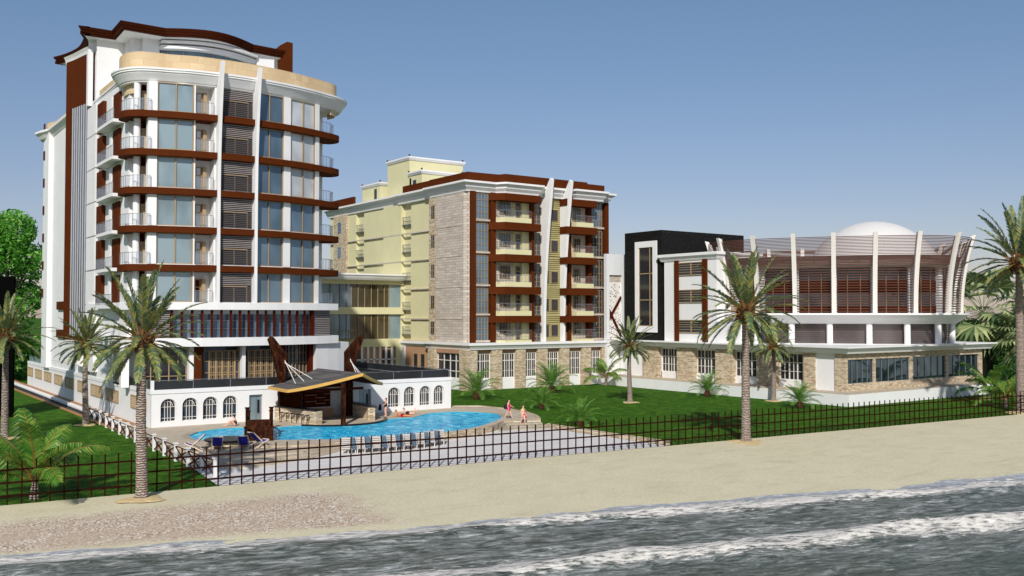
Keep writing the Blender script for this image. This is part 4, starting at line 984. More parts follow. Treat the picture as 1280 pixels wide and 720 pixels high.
# three-storey white wing
MB().box(88.0,80.4,6.0,96,89.4,16.4).build('white_wing', 'white', cb)
MB().box(87.9,76.6,6.0,93,80.4,8.6).build('white_wing', 'white', cb)
MB().sweep([(91,90.0),(87.8,90.0),(87.8,80.2),(96,80.2)], [(-1,16.3),(-.1,16.3),(0,16.5),(.1,16.75),(.3,16.85),(.3,17.2),(-1,17.2)]).build('wing_cornice', 'white', cb)
MB().box(88,80.3,16.4,96,89.4,17.1).build('wing_roof', 'white', cb)
for a, b in ((87.35,86.75),(82.55,81.85)): MB().box(87.72,b,6.06,88.0,a,16.35).build('brown_strip', 'brown', cb)
for z0, z1 in ((7.15,8.8),(10.95,12.6),(14.4,16.05)):
    m_ = MB(); m_.box(87.86,82.6,z0,88.02,86.7,z0+.1); m_.box(87.86,82.6,z1-.1,88.02,86.7,z1); m_.box(87.86,84.55,z0,88.0,84.65,z1)
    for q in (.25,.45,.62,.8): m_.box(87.9,82.6,lerp(z0,z1,q)-.03,87.98,86.7,lerp(z0,z1,q)+.03)
    o = m_.build('window', 'tan_frame', cb); MB().box(87.94,82.6,z0,87.97,86.7,z1).build('pane', 'glass_dark', o)
# drum: a rounded oblong in plan whose long side faces the sea
DC = Vector((104, 75, 0)); DA, DB, DN = 14.3, 11.6, 3.0
ex = Vector((.585, -.811, 0)); ey = Vector((-.811, -.585, 0))      # along the long side, and out towards the sea
def dpt(a, k):                                  # point of the drum outline pushed out by k metres
    c, s_ = math.cos(a), math.sin(a)
    x = DA*math.copysign(abs(c)**(2/DN), c); y = DB*math.copysign(abs(s_)**(2/DN), s_)
    nx = math.copysign(abs(x/DA)**(DN-1), x)/DA; ny = math.copysign(abs(y/DB)**(DN-1), y)/DB; l = math.hypot(nx, ny)
    return x+nx/l*k, y+ny/l*k, nx/l, ny/l
TAB = [0.0]
NS = 2000
for i in range(NS): p, q = dpt(2*math.pi*i/NS, 0), dpt(2*math.pi*(i+1)/NS, 0); TAB.append(TAB[-1]+math.hypot(q[0]-p[0], q[1]-p[1]))
PER = TAB[-1]
import bisect
def at_len(l):
    l %= PER; i = bisect.bisect_left(TAB, l); i = max(1, min(NS, i)); f = (l-TAB[i-1])/(TAB[i]-TAB[i-1]+1e-9); return 2*math.pi*(i-1+f)/NS
def dw(l, k, z):
    x, y, nx, ny = dpt(at_len(l), k); q = DC+ex*x+ey*y; return Vector((q.x, q.y, z))
def dnorm(l): x, y, nx, ny = dpt(at_len(l), 0); return ex*nx+ey*ny
def dl(mb, prof, n=96):
    m = len(prof); vs = [dw(PER*i/n, k, z) for i in range(n) for k, z in prof]
    return mb.add(vs, [(i*m+j, ((i+1) % n)*m+j, ((i+1) % n)*m+j+1, i*m+j+1) for i in range(n) for j in range(m-1)])
def dcap(mb, k, z, n=96): return mb.add([dw(PER*i/n, k, z) for i in range(n)], [tuple(range(n))])
dl(MB(), [(-1.5,6.0),(-1.5,8.45)]).build('lower_glass', 'glass_grey', cb, True)
m_ = MB(); z = 6.2
while z < 8.4: dl(m_, [(-1.4,z),(-1.34,z),(-1.34,z+.05),(-1.4,z+.05),(-1.4,z)], 80); z += .24
m_.build('lower_louvre', 'slat_brown', cb)
NR = int(PER/4.35); SP = PER/NR
front = PER/4; ribs = [front+.1+SP*i for i in range(NR)]      # one rib stands almost in the middle of the long side
for l in ribs:
    c = dw(l+.55, -.9, 0)
    MB().lathe((c.x, c.y), [(.36,6.0),(.36,8.42)], 16).build('column', 'white', cb, True)
m_ = dl(MB(), [(-3.5,8.4),(-.4,8.4),(-.35,8.55),(-.1,8.62),(.2,8.9),(.85,9.38),(.95,9.42),(.95,9.62),(-3.5,9.62)]); m_.build('drum_cornice', 'white', cb, True)
dl(MB(), [(-.2,5.45),(.0,5.6),(.5,5.9),(.55,6.07),(-4,6.1)]).build('floor_rim', 'white', cb, True)
dl(MB(), [(-1.3,9.6),(-1.3,15.0)]).build('drum_glass', 'glass_dark', cb)
dl(dl(MB(), [(-1.22,9.62),(-1.22,10.5),(-1.3,10.5)]), [(-1.3,12.0),(-1.22,12.0),(-1.22,13.4),(-1.3,13.4)]).build('glass_band', 'brown_roof', cb)
for i in range(NR*3):
    if i % 3 == 0: continue
    p = dw(ribs[0]+SP*i/3, -1.2, 0); MB().box(p.x-.03, p.y-.03, 9.6, p.x+.03, p.y+.03, 15.0).build('drum_mullion', 'tan_frame', cb, fix=False)
m_ = dl(MB(), [(-2,14.9),(-.5,14.9),(-.2,15.2),(-.1,15.5),(-.1,16.3),(-.4,16.3),(-.5,15.7)]); dcap(m_, -.5, 15.7); m_.build('drum_roof', 'slat_tan' if 0 else 'stone_grey', cb)
def ro_(z): t = (z-9.6)/8.9; return .05+1.35*max(0, t)**2.0
m_ = MB(); z = 9.8
while z < 18.35:
    k = ro_(z); dl(m_, [(k-.06,z),(k,z),(k,z+.085),(k-.06,z+.085),(k-.06,z)], 110); z += .3 if z < 15.2 else .165
m_.build('sun_louvre', 'slat_brown', cb)
for l in ribs:
    nn = dnorm(l); tt = Vector((-nn.y, nn.x, 0))*.25; b_ = dw(l, 0, 0)
    P = [(ro_(z)+.26, z) for z in [lerp(9.62,18.85,i/12) for i in range(13)]]+[(ro_(z)-.22, z) for z in [lerp(18.7,9.62,i/12) for i in range(13)]]
    MB().extr([b_+nn*k+Vector((0,0,z))-tt for k, z in P], tt*2).build('rib', 'plastic_white', cb)
    MB().extr([b_+nn*k+Vector((0,0,z))-tt*1.3 for k, z in ((-1.3,9.62),(-.85,9.62),(-.85,15),(-1.3,15))], tt*2.6).build('wall_pier', 'white', cb)
pr = [(8.6*math.sin(t*math.pi/2/16), 12.7+8.6*math.cos(t*math.pi/2/16)) for t in range(0, 13)]
MB().lathe((108,72.2), pr, 64).build('dome', 'dome_white', cb, True)
# black granite tower
gt = thing('granite_tower', (92, 94, 0), 'black speckled granite tower with one tall white framed window', 'tower')
MB().box(88.2,90.1,5.9,104.2,97.2,20.55).build('walls', 'granite', gt)
MB().box(88.2,90.1,0,104.2,97.2,5.9).build('base', 'white', gt)
m_ = MB(); m_.box(88.0,90.9,7.1,88.22,91.6,19.2); m_.box(88.0,94.3,7.1,88.22,95.0,19.2); m_.box(88.0,91.6,18.4,88.22,94.3,19.2); m_.box(88.0,91.6,7.1,88.22,94.3,7.9)
fo = m_.build('window_surround', 'white', gt)
m_ = MB(); m_.box(88.1,92.2,7.9,88.2,92.3,18.4)
for z in (7.95,11.4,14.9,18.35): m_.box(88.1,91.6,z-.06,88.19,94.3,z+.06)
m_.box(88.1,91.6,7.9,88.2,91.7,18.4); m_.box(88.1,94.2,7.9,88.2,94.3,18.4)
wo = m_.build('window', 'tan_frame', gt); MB().box(88.16,91.6,7.9,88.195,94.3,18.4).build('pane', 'glass_black', wo)

# ------------------------------------------------------------------ pool bar
pb = thing('pool_bar', (34.5, 74.5, DZ), 'open pool bar under a dark shingled gable roof with two tilted brown pylons', 'bar')
def zroof(t): return 3.42+1.2*(.35*t+.65*t**1.5)
def rpt(side, t, w):
    if side < 0:
        u = lerp(29.4,35.0,t)+.12*w; vf = lerp(71.9,70.05,t); vb = lerp(76.2,79.0,t)
    else:
        u = lerp(39.2,35.0,t)+.12*w; vf = lerp(74.6,70.05,t**.8); vb = 79.0
    return Vector((u, lerp(vf, vb, w), zroof(t)))
for nm, dz, mt in (('roof', .1, 'shingle'), ('ceiling', -.14, 'dark_wood')):
    m_ = MB()
    for side in (-1, 1):
        N = 12; Kk = 10; vs = []
        for i in range(N+1):
            for j in range(Kk+1): vs.append(rpt(side, i/N, j/Kk)+Vector((0,0,dz)))
        m_.add(vs, [(i*(Kk+1)+j, (i+1)*(Kk+1)+j, (i+1)*(Kk+1)+j+1, i*(Kk+1)+j+1) for i in range(N) for j in range(Kk)])
    o = m_.build(nm, mt, pb)
m_ = MB()
for side in (-1, 1):
    N = 14
    edge = [rpt(side, 0, 1-j/8) for j in range(8)]+[rpt(side, i/N, 0) for i in range(N+1)]
    for a, b in zip(edge[:-1], edge[1:]): m_.bar(a+Vector((0,0,-.01)), b+Vector((0,0,-.01)), .14, .24)
m_.build('fascia', 'fascia_gold', pb)
# tilted pylons
def pylon(pts, v, nm='pylon'):
    return MB().extr([(u, v, z) for u, z in pts], (0,.42,0)).build(nm, 'dark_wood', pb)
pylon([(29.74,7.4),(29.98,7.65),(30.18,7.55),(31.38,6.05),(31.2,3.9),(31.35,DZ),(30.75,DZ),(30.68,3.9),(30.28,5.8)], 76.8)
pylon([(38.28,7.4),(38.08,7.62),(37.8,7.5),(36.55,6.2),(36.55,3.9),(36.3,DZ),(37.25,DZ),(37.22,4.2),(37.7,5.9)], 76.3)
MB().box(33.45,70.45,DZ-.3,33.75,70.75,4.02).build('post', 'dark_wood', pb)
MB().box(30.4,72.6,3.2,36.4,72.8,3.4).build('beam', 'dark_red', pb); MB().box(30.4,77.0,3.15,37.6,77.2,3.4).build('beam', 'dark_red', pb)
m_ = MB()
for k in range(3):
    m_.tube([(31.1,76.7,5.6-.1*k), rpt(-1, .3+.14*k, .55)+Vector((0,0,.1))], .03, 5)
    m_.tube([(36.9,76.2,5.6-.1*k), rpt(1, .5-.14*k, .45)+Vector((0,0,.1))], .03, 5)
m_.build('stay_cable', 'plastic_white', pb)
# island with its black lip, two stone counters, back wall and shelves
arc_ = [(34.75+4.35*math.cos(a), 74.9+4.45*math.sin(a)) for a in [R(180+12+ (156)*i/24) for i in range(25)]]
MB().prism(arc_+[(38.6,77.75),(30.6,77.75)], -.8, DZ+.04).build('island', 'deck_paving', pb)
arc2 = [(34.75+4.5*math.cos(a), 74.9+4.6*math.sin(a)) for a in [R(180+30+ (140)*i/24) for i in range(25)]]
MB().sweep(arc2, [(-.25,.3),(0,.3),(.04,.4),(.04,DZ+.02),(0,DZ+.07),(-.25,DZ+.07)]).build('island_lip', 'black', pb)
for path in ([(30.9,77.7),(31.2,76.2),(31.7,74.0),(32.2,72.1)], [(37.5,77.7),(37.5,75.5),(37.5,73.6),(37.35,72.6),(36.9,72.1)]):
    MB().sweep(path, [(-.3,DZ),(.3,DZ),(.3,1.66),(-.3,1.66)]).build('counter', 'stone_beige', pb)
    MB().sweep(path, [(-.36,1.66),(.36,1.66),(.36,1.75),(-.36,1.75)]).build('counter_top', 'black', pb)
MB().box(31.55,77.5,DZ,33.0,77.78,3.1).build('back_panel', 'brown', pb)
MB().box(33.15,77.4,1.45,35.6,77.78,3.0).build('shelf_back', 'dark_red', pb)
m_ = MB()
for u0, u1, z in ((33.25,34.2,2.5),(33.25,34.2,1.95),(34.1,35.0,2.8),(34.1,35.0,2.25),(34.1,35.0,1.75),(34.9,35.5,2.55),(34.9,35.5,2.0)): m_.box(u0,77.1,z,u1,77.4,z+.05)
m_.build('shelf', 'tan_frame', pb)
MB().box(33.1,76.9,DZ,35.7,77.78,1.42).build('back_counter', 'tan_wall', pb); MB().box(33.05,76.85,1.42,35.75,77.78,1.47).build('counter_top', 'plastic_white', pb)
# bar stools
st = thing('bar_stool', (0,0,DZ), '', 'stool', 'black bar stools along the left counter')
MB().lathe((0,0), [(0,.03+DZ),(.2,.03+DZ),(.22,0.0+DZ),(0,DZ)], 16).build('base', 'black', st)
m_ = MB(); m_.tube([(0,0,DZ+.02),(0,0,DZ+.74)], .03, 8); m_.build('pole', 'black', st)
MB().lathe((0,0), [(0,DZ+.8),(.19,DZ+.8),(.21,DZ+.76),(.17,DZ+.72),(0,DZ+.72)], 16).build('seat', 'black', st)
stools = [st]+[copy_tree(st) for _ in range(5)]
for i, o in enumerate(stools):
    t = i/5; o.location = (lerp(30.55,31.35,t), lerp(76.0,72.6,t), DZ+.0)
    o['label'] = 'black bar stool, %s from the house wall in the row at the left stone counter' % ORD[i]
# wooden bridge at the pool waist
br = thing('wooden_footbridge', (25.6, 67.5, DZ), 'dark wooden footbridge with tall posts rising over the pool', 'bridge')
fv = Vector((.36,.933)); rv = Vector((.933,-.36)); b0 = Vector((24.65,65.45))
def bp(r, f, z): q = b0+rv*r+fv*f; return (q.x, q.y, z)
def bpost(r, f, z0, z1, w=.13):
    m_ = MB(); m_.prism([bp(r-w,f-w,0)[:2], bp(r+w,f-w,0)[:2], bp(r+w,f+w,0)[:2], bp(r-w,f+w,0)[:2]], z0, z1)
    m_.prism([bp(r-w-.05,f-w-.05,0)[:2], bp(r+w+.05,f-w-.05,0)[:2], bp(r+w+.05,f+w+.05,0)[:2], bp(r-w-.05,f+w+.05,0)[:2]], z1, z1+.08)
    m_.build('post', 'dark_wood', br)
for r in (-.86, .86): bpost(r, 0, -.2, 1.5); bpost(r, 3.2, -.2, 2.55); bpost(r, 7.4, .3, 1.9)
pr = [(.75,1.45),(1.8,1.55),(3.2,1.62),(4.6,1.5),(6.2,1.1),(7.6,.62)]
for a, b in zip(pr[:-1], pr[1:]):
    m_ = MB(); m_.add([bp(-.82,a[0],a[1]),bp(.82,a[0],a[1]),bp(.82,b[0],b[1]),bp(-.82,b[0],b[1]),bp(-.82,a[0],a[1]-.12),bp(.82,a[0],a[1]-.12),bp(.82,b[0],b[1]-.12),bp(-.82,b[0],b[1]-.12)],
        [(0,1,2,3),(7,6,5,4),(0,4,5,1),(1,5,6,2),(2,6,7,3),(3,7,4,0)]); m_.build('deck_board', 'dark_wood', br)
m_ = MB(); m_.add([bp(-.8,-.02,DZ-.3),bp(.8,-.02,DZ-.3),bp(.8,.72,1.98),bp(-.8,.72,1.98),bp(-.8,.08,DZ-.3),bp(.8,.08,DZ-.3),bp(.8,.82,1.98),bp(-.8,.82,1.98)], [(0,1,2,3),(7,6,5,4),(0,4,5,1),(1,5,6,2),(2,6,7,3),(3,7,4,0)]); m_.build('sloping_panel', 'dark_wood', br)
for r in (-.86,.86):
    m_ = MB()
    for a, b in zip(pr[:-1], pr[1:]): m_.bar(bp(r,a[0],a[1]+.35), bp(r,b[0],b[1]+.35), .08, .3)
    m_.build('side_rail', 'dark_wood', br)
# round low stone table with a black top
rt = thing('round_table', (22.2,64.9,DZ), 'low round stone table with a wide black top behind the deck chairs', 'table')
MB().lathe((22.2,64.9), [(0,DZ+.3),(1.25,DZ+.3),(1.3,DZ),(0,DZ)], 28).build('base', 'stone_beige', rt)
MB().lathe((22.2,64.9), [(0,DZ+.42),(1.5,DZ+.42),(1.56,DZ+.36),(1.5,DZ+.3),(0,DZ+.3)], 32).build('table_top', 'black', rt)
# deck chairs
dc = thing('deck_chair', (0,0,0), '', 'deck chair', 'blue deck chairs by the pool steps')
for x in (-.34,.34):
    MB().bar((x,.55,0),(x,-.62,1.08),.05,.06).build('back_frame', 'pale_wood', dc)
    MB().bar((x*.9,-.55,0),(x*.9,.62,.52),.05,.06).build('leg_frame', 'pale_wood', dc)
MB().bar((-.36,-.62,1.08),(.36,-.62,1.08),.05,.05).bar((-.33,.62,.52),(.33,.62,.52),.05,.05).bar((-.36,.5,.05),(.36,.5,.05),.04,.04).bar((-.32,-.5,.05),(.32,-.5,.05),.04,.04).build('cross_bar', 'pale_wood', dc)
m_ = MB(); pts = [(-.6,1.06),(-.42,.84),(-.2,.6),(.05,.42),(.3,.38),(.6,.5)]
for (a,b),(c,d_) in zip(pts[:-1],pts[1:]): m_.add([(-.3,a,b),(.3,a,b),(.3,c,d_),(-.3,c,d_),(-.3,a,b-.015),(.3,a,b-.015),(.3,c,d_-.015),(-.3,c,d_-.015)], [(0,1,2,3),(7,6,5,4),(0,3,7,4),(1,5,6,2)])
m_.build('sling', 'cloth_blue', dc)
chairs = [dc]+[copy_tree(dc) for _ in range(3)]
for o, (x, y, z, a, lb) in zip(chairs, ((19.75,64.0,.44,60,'blue deck chair beside the white posts of the garden fence'),(20.95,63.25,.33,-15,'blue deck chair showing its back, in front of the black round table'),
        (22.6,62.75,.33,-28,'blue deck chair tilted left, right of the black round table'),(23.7,63.0,.44,-75,'blue deck chair seen side on, in front of the wooden footbridge'))):
    o.location = (x,y,z); o.rotation_euler = (0,0,R(a)); o['label'] = lb
# sun loungers below the pool wall
def lounger(mat, back):
    t = thing('sun_lounger', (0,0,0), '', 'sun lounger')
    m_ = MB()
    for i in range(12): m_.box(-.33,-.55+.14*i,.3,.33,-.55+.14*i+.1,.34)
    m_.build('seat', mat, t)
    m_ = MB()
    for i in range(6): 
        f = i/6; y = -.58-.52*f; z = .34+back*f; m_.bar((-.33,y-.03,z+.06),(.33,y-.03,z+.06),.03,back/6*.82)
    m_.build('backrest', mat, t)
    m_ = MB()
    for x in (-.34,.34): m_.bar((x,-.58,.3),(x,1.15,.3),.04,.06); m_.bar((x,-.55,.33),(x,-1.12,.36+back),.04,.05)
    m_.build('frame', 'plastic_white', t)
    for x in (-.32,.32):
        for y in (-.5,1.05): MB().box(x-.025,y-.025,0,x+.025,y+.025,.28).build('leg', 'plastic_white', t)
    return t
lp = [(28.9,58.9),(29.75,58.6),(30.85,58.35),(32.0,58.2),(33.15,58.2),(34.25,58.35),(35.3,58.6),(36.3,59.0)]
lw = lounger('lounger_white', .85); lw['group'] = 'white slatted sun loungers below the pool'
lb = lounger('cloth_slate', .85); lb['group'] = 'slate blue sun loungers below the pool'
for i, (x, y) in enumerate(lp):
    o = lw if i == 0 else copy_tree(lw); o.location = (x, y+1.0, .012); o.rotation_euler = (0,0,R(-38+rnd.uniform(-3,3)))
    o['label'] = 'white slatted sun lounger, %s from the left in the row below the pool wall' % ORD[i]
    if i < 7:
        x2, y2 = (x+lp[i+1][0])/2, (y+lp[i+1][1])/2
        o = lb if i == 0 else copy_tree(lb); o.location = (x2, y2+1.05, .012); o.rotation_euler = (0,0,R(-38+rnd.uniform(-3,3)))
        o['label'] = 'slate blue low sun lounger, %s from the left among the white ones' % ORD[i]
# black slab at the far left
bs_ = MB(); bs_.org = Vector((13,99.5,0)); bs_.prism([(9.0,101.9),(13.65,98.7),(13.8,98.95),(9.15,102.15)], -.1, 13.0)
tag(bs_.build('black_panel', 'panel_black'), 'tall plain black panel standing on the lawn at the left edge', 'panel')

# ------------------------------------------------------------------ people
def skinned(name, verts, edges, radii, mat, parent, root=0, sub=1):
    me = bpy.data.meshes.new(name); me.from_pydata(verts, edges, []); o = bpy.data.objects.new(name, me); col.objects.link(o)
    md = o.modifiers.new('s', 'SKIN'); md.use_smooth_shade = True
    for i, r in enumerate(radii):
        v = me.skin_vertices[0].data[i]; v.radius = r if isinstance(r, tuple) else (r, r); v.use_root = (i == root)
    s = o.modifiers.new('d', 'SUBSURF'); s.levels = sub; s.render_levels = sub
    bpy.context.view_layer.update()
    ev = o.evaluated_get(bpy.context.evaluated_depsgraph_get()); m2 = bpy.data.meshes.new_from_object(ev)
    o.modifiers.clear(); o.data = m2; bpy.data.meshes.remove(me); m2.name = name
    m2.materials.clear(); m2.materials.append(M[mat])
    for p in m2.polygons: p.use_smooth = True
    o.parent = parent; return o
def person(loc, yaw, J, label, skin, suit, kind='suit', hair_long=True, group=None):
    t = thing('person', loc, label, 'person'); t.rotation_euler = (0,0,yaw)
    V = Vector; n = ['pelvis','belly','chest','neckb','neck','head','top']
    verts = [V(J[k]) for k in n]; rad = [(.135,.1),(.11,.085),(.135,.095),(.075,.065),(.05,.05),(.082,.095),(.06,.07)]; edges = [(i,i+1) for i in range(6)]
    def chain(start, pts, rs):
        p = start
        for q, r in zip(pts, rs): verts.append(V(q)); rad.append(r); edges.append((p, len(verts)-1)); p = len(verts)-1
        return p
    for s in 'LR':
        chain(0, [J['hip'+s], (V(J['hip'+s])+V(J['knee'+s]))/2, J['knee'+s], lerp(V(J['knee'+s]),V(J['ankle'+s]),.35), J['ankle'+s], J['toe'+s]], [.095,.082,.056,.055,.036,.03])
        w = chain(3 if False else 2, [J['sh'+s], lerp(V(J['sh'+s]),V(J['el'+s]),.5), J['el'+s], J['wr'+s]], [.055,.043,.036,.026])
        d1 = (V(J['wr'+s])-V(J['el'+s])).normalized(); sd = d1.cross(V((0,0,1)))
        sd = sd.normalized() if sd.length > .1 else V((0,1,0))
        pm = chain(w, [V(J['wr'+s])+d1*.07], [(.034,.02)])
        for k, (o_, l) in enumerate(((-.026,.07),(-.009,.08),(.009,.075),(.026,.06))):
            b = V(J['wr'+s])+d1*.09+sd*o_; chain(pm, [b, b+d1*l*.5+V((0,0,-.006)), b+d1*l*.9+V((0,0,-.018))], [.011,.009,.007])
        chain(w, [V(J['wr'+s])+d1*.035-sd*.035, V(J['wr'+s])+d1*.075-sd*.05], [.011,.008])
    body = skinned('body', verts, edges, rad, skin, t)
    h = V(J['head']); up = (V(J['top'])-V(J['neck'])).normalized(); fw = V(J['face']).normalized(); sdv = up.cross(fw).normalized()
    # nose and eyes joined to the face as children of the body, hair as a cap
    m_ = MB()
    for s in (-1,1): m_.lathe((0,0), [(0,0)], 3) if 0 else m_.box(*(h+fw*.086+sdv*s*.034+up*.01-V((.008,.008,.006))), *(h+fw*.086+sdv*s*.034+up*.01+V((.008,.008,.006))))
    m_.v = [V(q) for q in m_.v]; e = m_.build('eyes', 'hair', None); e.parent = t
    m_ = MB(); m_.extr([h+fw*.085+up*.015, h+fw*.085-up*.03+sdv*.015, h+fw*.085-up*.03-sdv*.015], fw*.03); nz = m_.build('nose', skin, None); nz.parent = t
    hv = [h+up*.075+fw*.01, h+up*.06-fw*.05, h-fw*.075, h-fw*.07-up*.1]; hr = [(.085,.075),(.1,.09),(.085,.08),(.06,.05)]
    if hair_long: hv.append(h-fw*.085-up*.24); hr.append((.05,.035))
    skinned('hair', hv, [(i,i+1) for i in range(len(hv)-1)], hr, 'hair', t)
    P = V(J['pelvis']); B = V(J['belly']); C_ = V(J['chest'])
    if kind == 'suit':
        skinned('swimsuit', [P-(B-P)*.25, P, B, C_], [(0,1),(1,2),(2,3)], [(.15,.13),(.19,.155),(.165,.14),(.19,.15)], suit, t)
    elif kind == 'trunks':
        hl = [P, V(J['hipL']), lerp(V(J['hipL']),V(J['kneeL']),.35), V(J['hipR']), lerp(V(J['hipR']),V(J['kneeR']),.35)]
        skinned('swim_trunks', hl, [(0,1),(1,2),(0,3),(3,4)], [(.185,.15),.145,.12,.145,.12], suit, t)
    elif kind == 'dress':
        skinned('tunic', [P-V((0,0,.22)), P, B, C_, lerp(C_,V(J['neckb']),.6)], [(i,i+1) for i in range(4)], [(.26,.22),(.21,.18),(.18,.155),(.2,.16),(.15,.12)], suit, t)
    elif kind == 'bikini':
        skinned('bikini', [P-(B-P)*.25, P+(B-P)*.1], [(0,1)], [(.19,.16),(.21,.17)], suit, t); skinned('bikini', [lerp(B,C_,.6), C_], [(0,1)], [(.19,.16),(.21,.16)], 'cloth_cream', t)
    return t
STAND = dict(pelvis=(0,0,.88),belly=(0,0,1.03),chest=(0,.01,1.22),neckb=(0,.01,1.36),neck=(0,0,1.42),head=(0,-.015,1.53),top=(0,-.01,1.61),face=(0,-1,-.1),
    hipL=(.09,0,.84),kneeL=(.095,-.02,.46),ankleL=(.095,.02,.08),toeL=(.1,-.13,.03),hipR=(-.09,0,.84),kneeR=(-.095,-.02,.46),ankleR=(-.095,.02,.08),toeR=(-.1,-.13,.03),
    shL=(.165,.01,1.32),elL=(.21,.02,1.06),wrL=(.2,-.06,.84),shR=(-.165,.01,1.32),elR=(-.21,.02,1.06),wrR=(-.2,-.06,.84))
def pose(**k): d_ = dict(STAND); d_.update(k); return d_
VIEW = -R(35.46)
p1 = person((39.5,74.5,DZ), VIEW+R(-60), pose(elR=(-.2,-.2,1.12),wrR=(-.16,-.42,1.08),elL=(.2,-.14,1.1),wrL=(.15,-.34,1.0)), 'woman in a black swimsuit standing by the arched windows holding a towel', 'skin', 'cloth_black')
m_ = MB(); m_.org = Vector((39.5,74.5,DZ))
m_ = MB()
q = Matrix.Rotation(VIEW+R(-60),4,'Z') @ Vector((-.1,-.5,0))
c0 = Vector((39.5+q.x, 74.5+q.y, 0)); m_.org = Vector((c0.x,c0.y,DZ+.55))
m_.tube([(c0.x,c0.y,DZ+1.12),(c0.x+.02,c0.y,DZ+.9),(c0.x,c0.y,DZ+.7),(c0.x+.01,c0.y,DZ+.56)], [.05,.13,.16,.12], 10)
tag(m_.build('towel', 'cloth_black', None, True), 'dark towel held by the standing woman near the arched windows', 'towel')
SIT = pose(pelvis=(0,0,.13),belly=(0,.02,.28),chest=(0,-.02,.46),neckb=(0,-.06,.59),neck=(0,-.09,.64),head=(0,-.13,.74),top=(0,-.13,.82),face=(0,-1,-.25),
    hipL=(.1,-.04,.12),kneeL=(.13,-.38,.48),ankleL=(.12,-.66,.1),toeL=(.12,-.82,.04),hipR=(-.1,-.04,.12),kneeR=(-.12,-.42,.4),ankleR=(-.1,-.78,.08),toeR=(-.1,-.94,.04),
    shL=(.16,-.03,.54),elL=(.2,-.24,.4),wrL=(.1,-.42,.36),shR=(-.16,-.03,.54),elR=(-.2,-.26,.38),wrR=(-.08,-.46,.34))
person((26.4,75.3,DZ), VIEW+R(-65), SIT, 'woman in a black swimsuit sitting on the deck hugging her knees', 'skin', 'cloth_black')
LIE = pose(pelvis=(0,0,.13),belly=(0,-.16,.16),chest=(0,-.33,.25),neckb=(0,-.44,.36),neck=(0,-.48,.41),head=(0,-.54,.5),top=(0,-.55,.58),face=(.5,-.8,0),
    hipL=(.09,.05,.12),kneeL=(.11,.45,.1),ankleL=(.12,.84,.07),toeL=(.12,.97,.04),hipR=(-.09,.05,.12),kneeR=(-.13,.43,.12),ankleR=(-.12,.84,.07),toeR=(-.12,.97,.04),
    shL=(.16,-.38,.32),elL=(.2,-.45,.05),wrL=(.12,-.66,.05),shR=(-.16,-.38,.32),elR=(-.2,-.45,.05),wrR=(-.12,-.66,.05))
person((40.6,73.6,DZ), VIEW+R(-90), LIE, 'tanned man in red swim trunks lying propped on his elbows by the pool', 'skin_tan', 'cloth_red', 'trunks', False)
LIE2 = dict(LIE); LIE2.update(ankleL=(.1,.5,.5),toeL=(.1,.6,.6),ankleR=(-.1,.72,.42),toeR=(-.1,.82,.52))
person((42.0,74.75,DZ), VIEW+R(-90), LIE2, 'woman in a black swimsuit lying face down with her feet raised', 'skin', 'cloth_black')
W1 = pose(kneeL=(.09,-.16,.48),ankleL=(.1,-.26,.1),toeL=(.1,-.42,.05),kneeR=(-.09,.1,.47),ankleR=(-.1,.36,.12),toeR=(-.1,.24,.03),elL=(.2,-.1,1.08),wrL=(.12,-.32,1.02))
person((47.3,66.9,DZ), VIEW+R(70), W1, 'dark haired woman in a pink tunic walking along the pool with a black bag', 'skin', 'cloth_pink', 'dress')
m_ = MB(); q = Matrix.Rotation(VIEW+R(70),4,'Z') @ Vector((-.1,.24,1.02)); c0 = Vector((47.3,66.9,DZ))+q; m_.org = c0
m_.tube([c0+Vector((0,0,.2)), c0+Vector((0,0,.1)), c0, c0-Vector((0,0,.16)), c0-Vector((0,0,.2))], [.06,.14,.18,.16,.08], 10)
m_.tube([c0+Vector((0,0,.15)), c0+Vector((.08,.0,.36)), c0+Vector((.12,.05,.3))], .015, 5)
tag(m_.build('shoulder_bag', 'cloth_black', None, True), 'black shoulder bag on the back of the woman in pink', 'bag')
W2 = pose(kneeL=(.09,-.12,.47),ankleL=(.1,-.16,.09),toeL=(.1,-.32,.04),kneeR=(-.09,.06,.46),ankleR=(-.1,.26,.1),toeR=(-.1,.14,.03),elL=(.22,.04,1.06),wrL=(.22,-.1,.86))
person((47.0,64.4,DZ-.28), VIEW+R(35), W2, 'woman in a cream and black bikini walking down the stone steps', 'skin', 'cloth_black', 'bikini')
m_ = MB(); q = Matrix.Rotation(VIEW+R(35),4,'Z') @ Vector((.24,.02,.8)); c0 = Vector((47.0,64.4,DZ-.28))+q; m_.org = c0
m_.tube([c0+Vector((0,0,.34)), c0+Vector((.02,0,.15)), c0+Vector((.03,.02,-.1)), c0+Vector((.06,.0,-.26))], [.04,.07,.09,.1], 8)
tag(m_.build('beach_wrap', 'cloth_pink', None, True), 'pink wrap hanging from the arm of the woman on the steps', 'wrap')

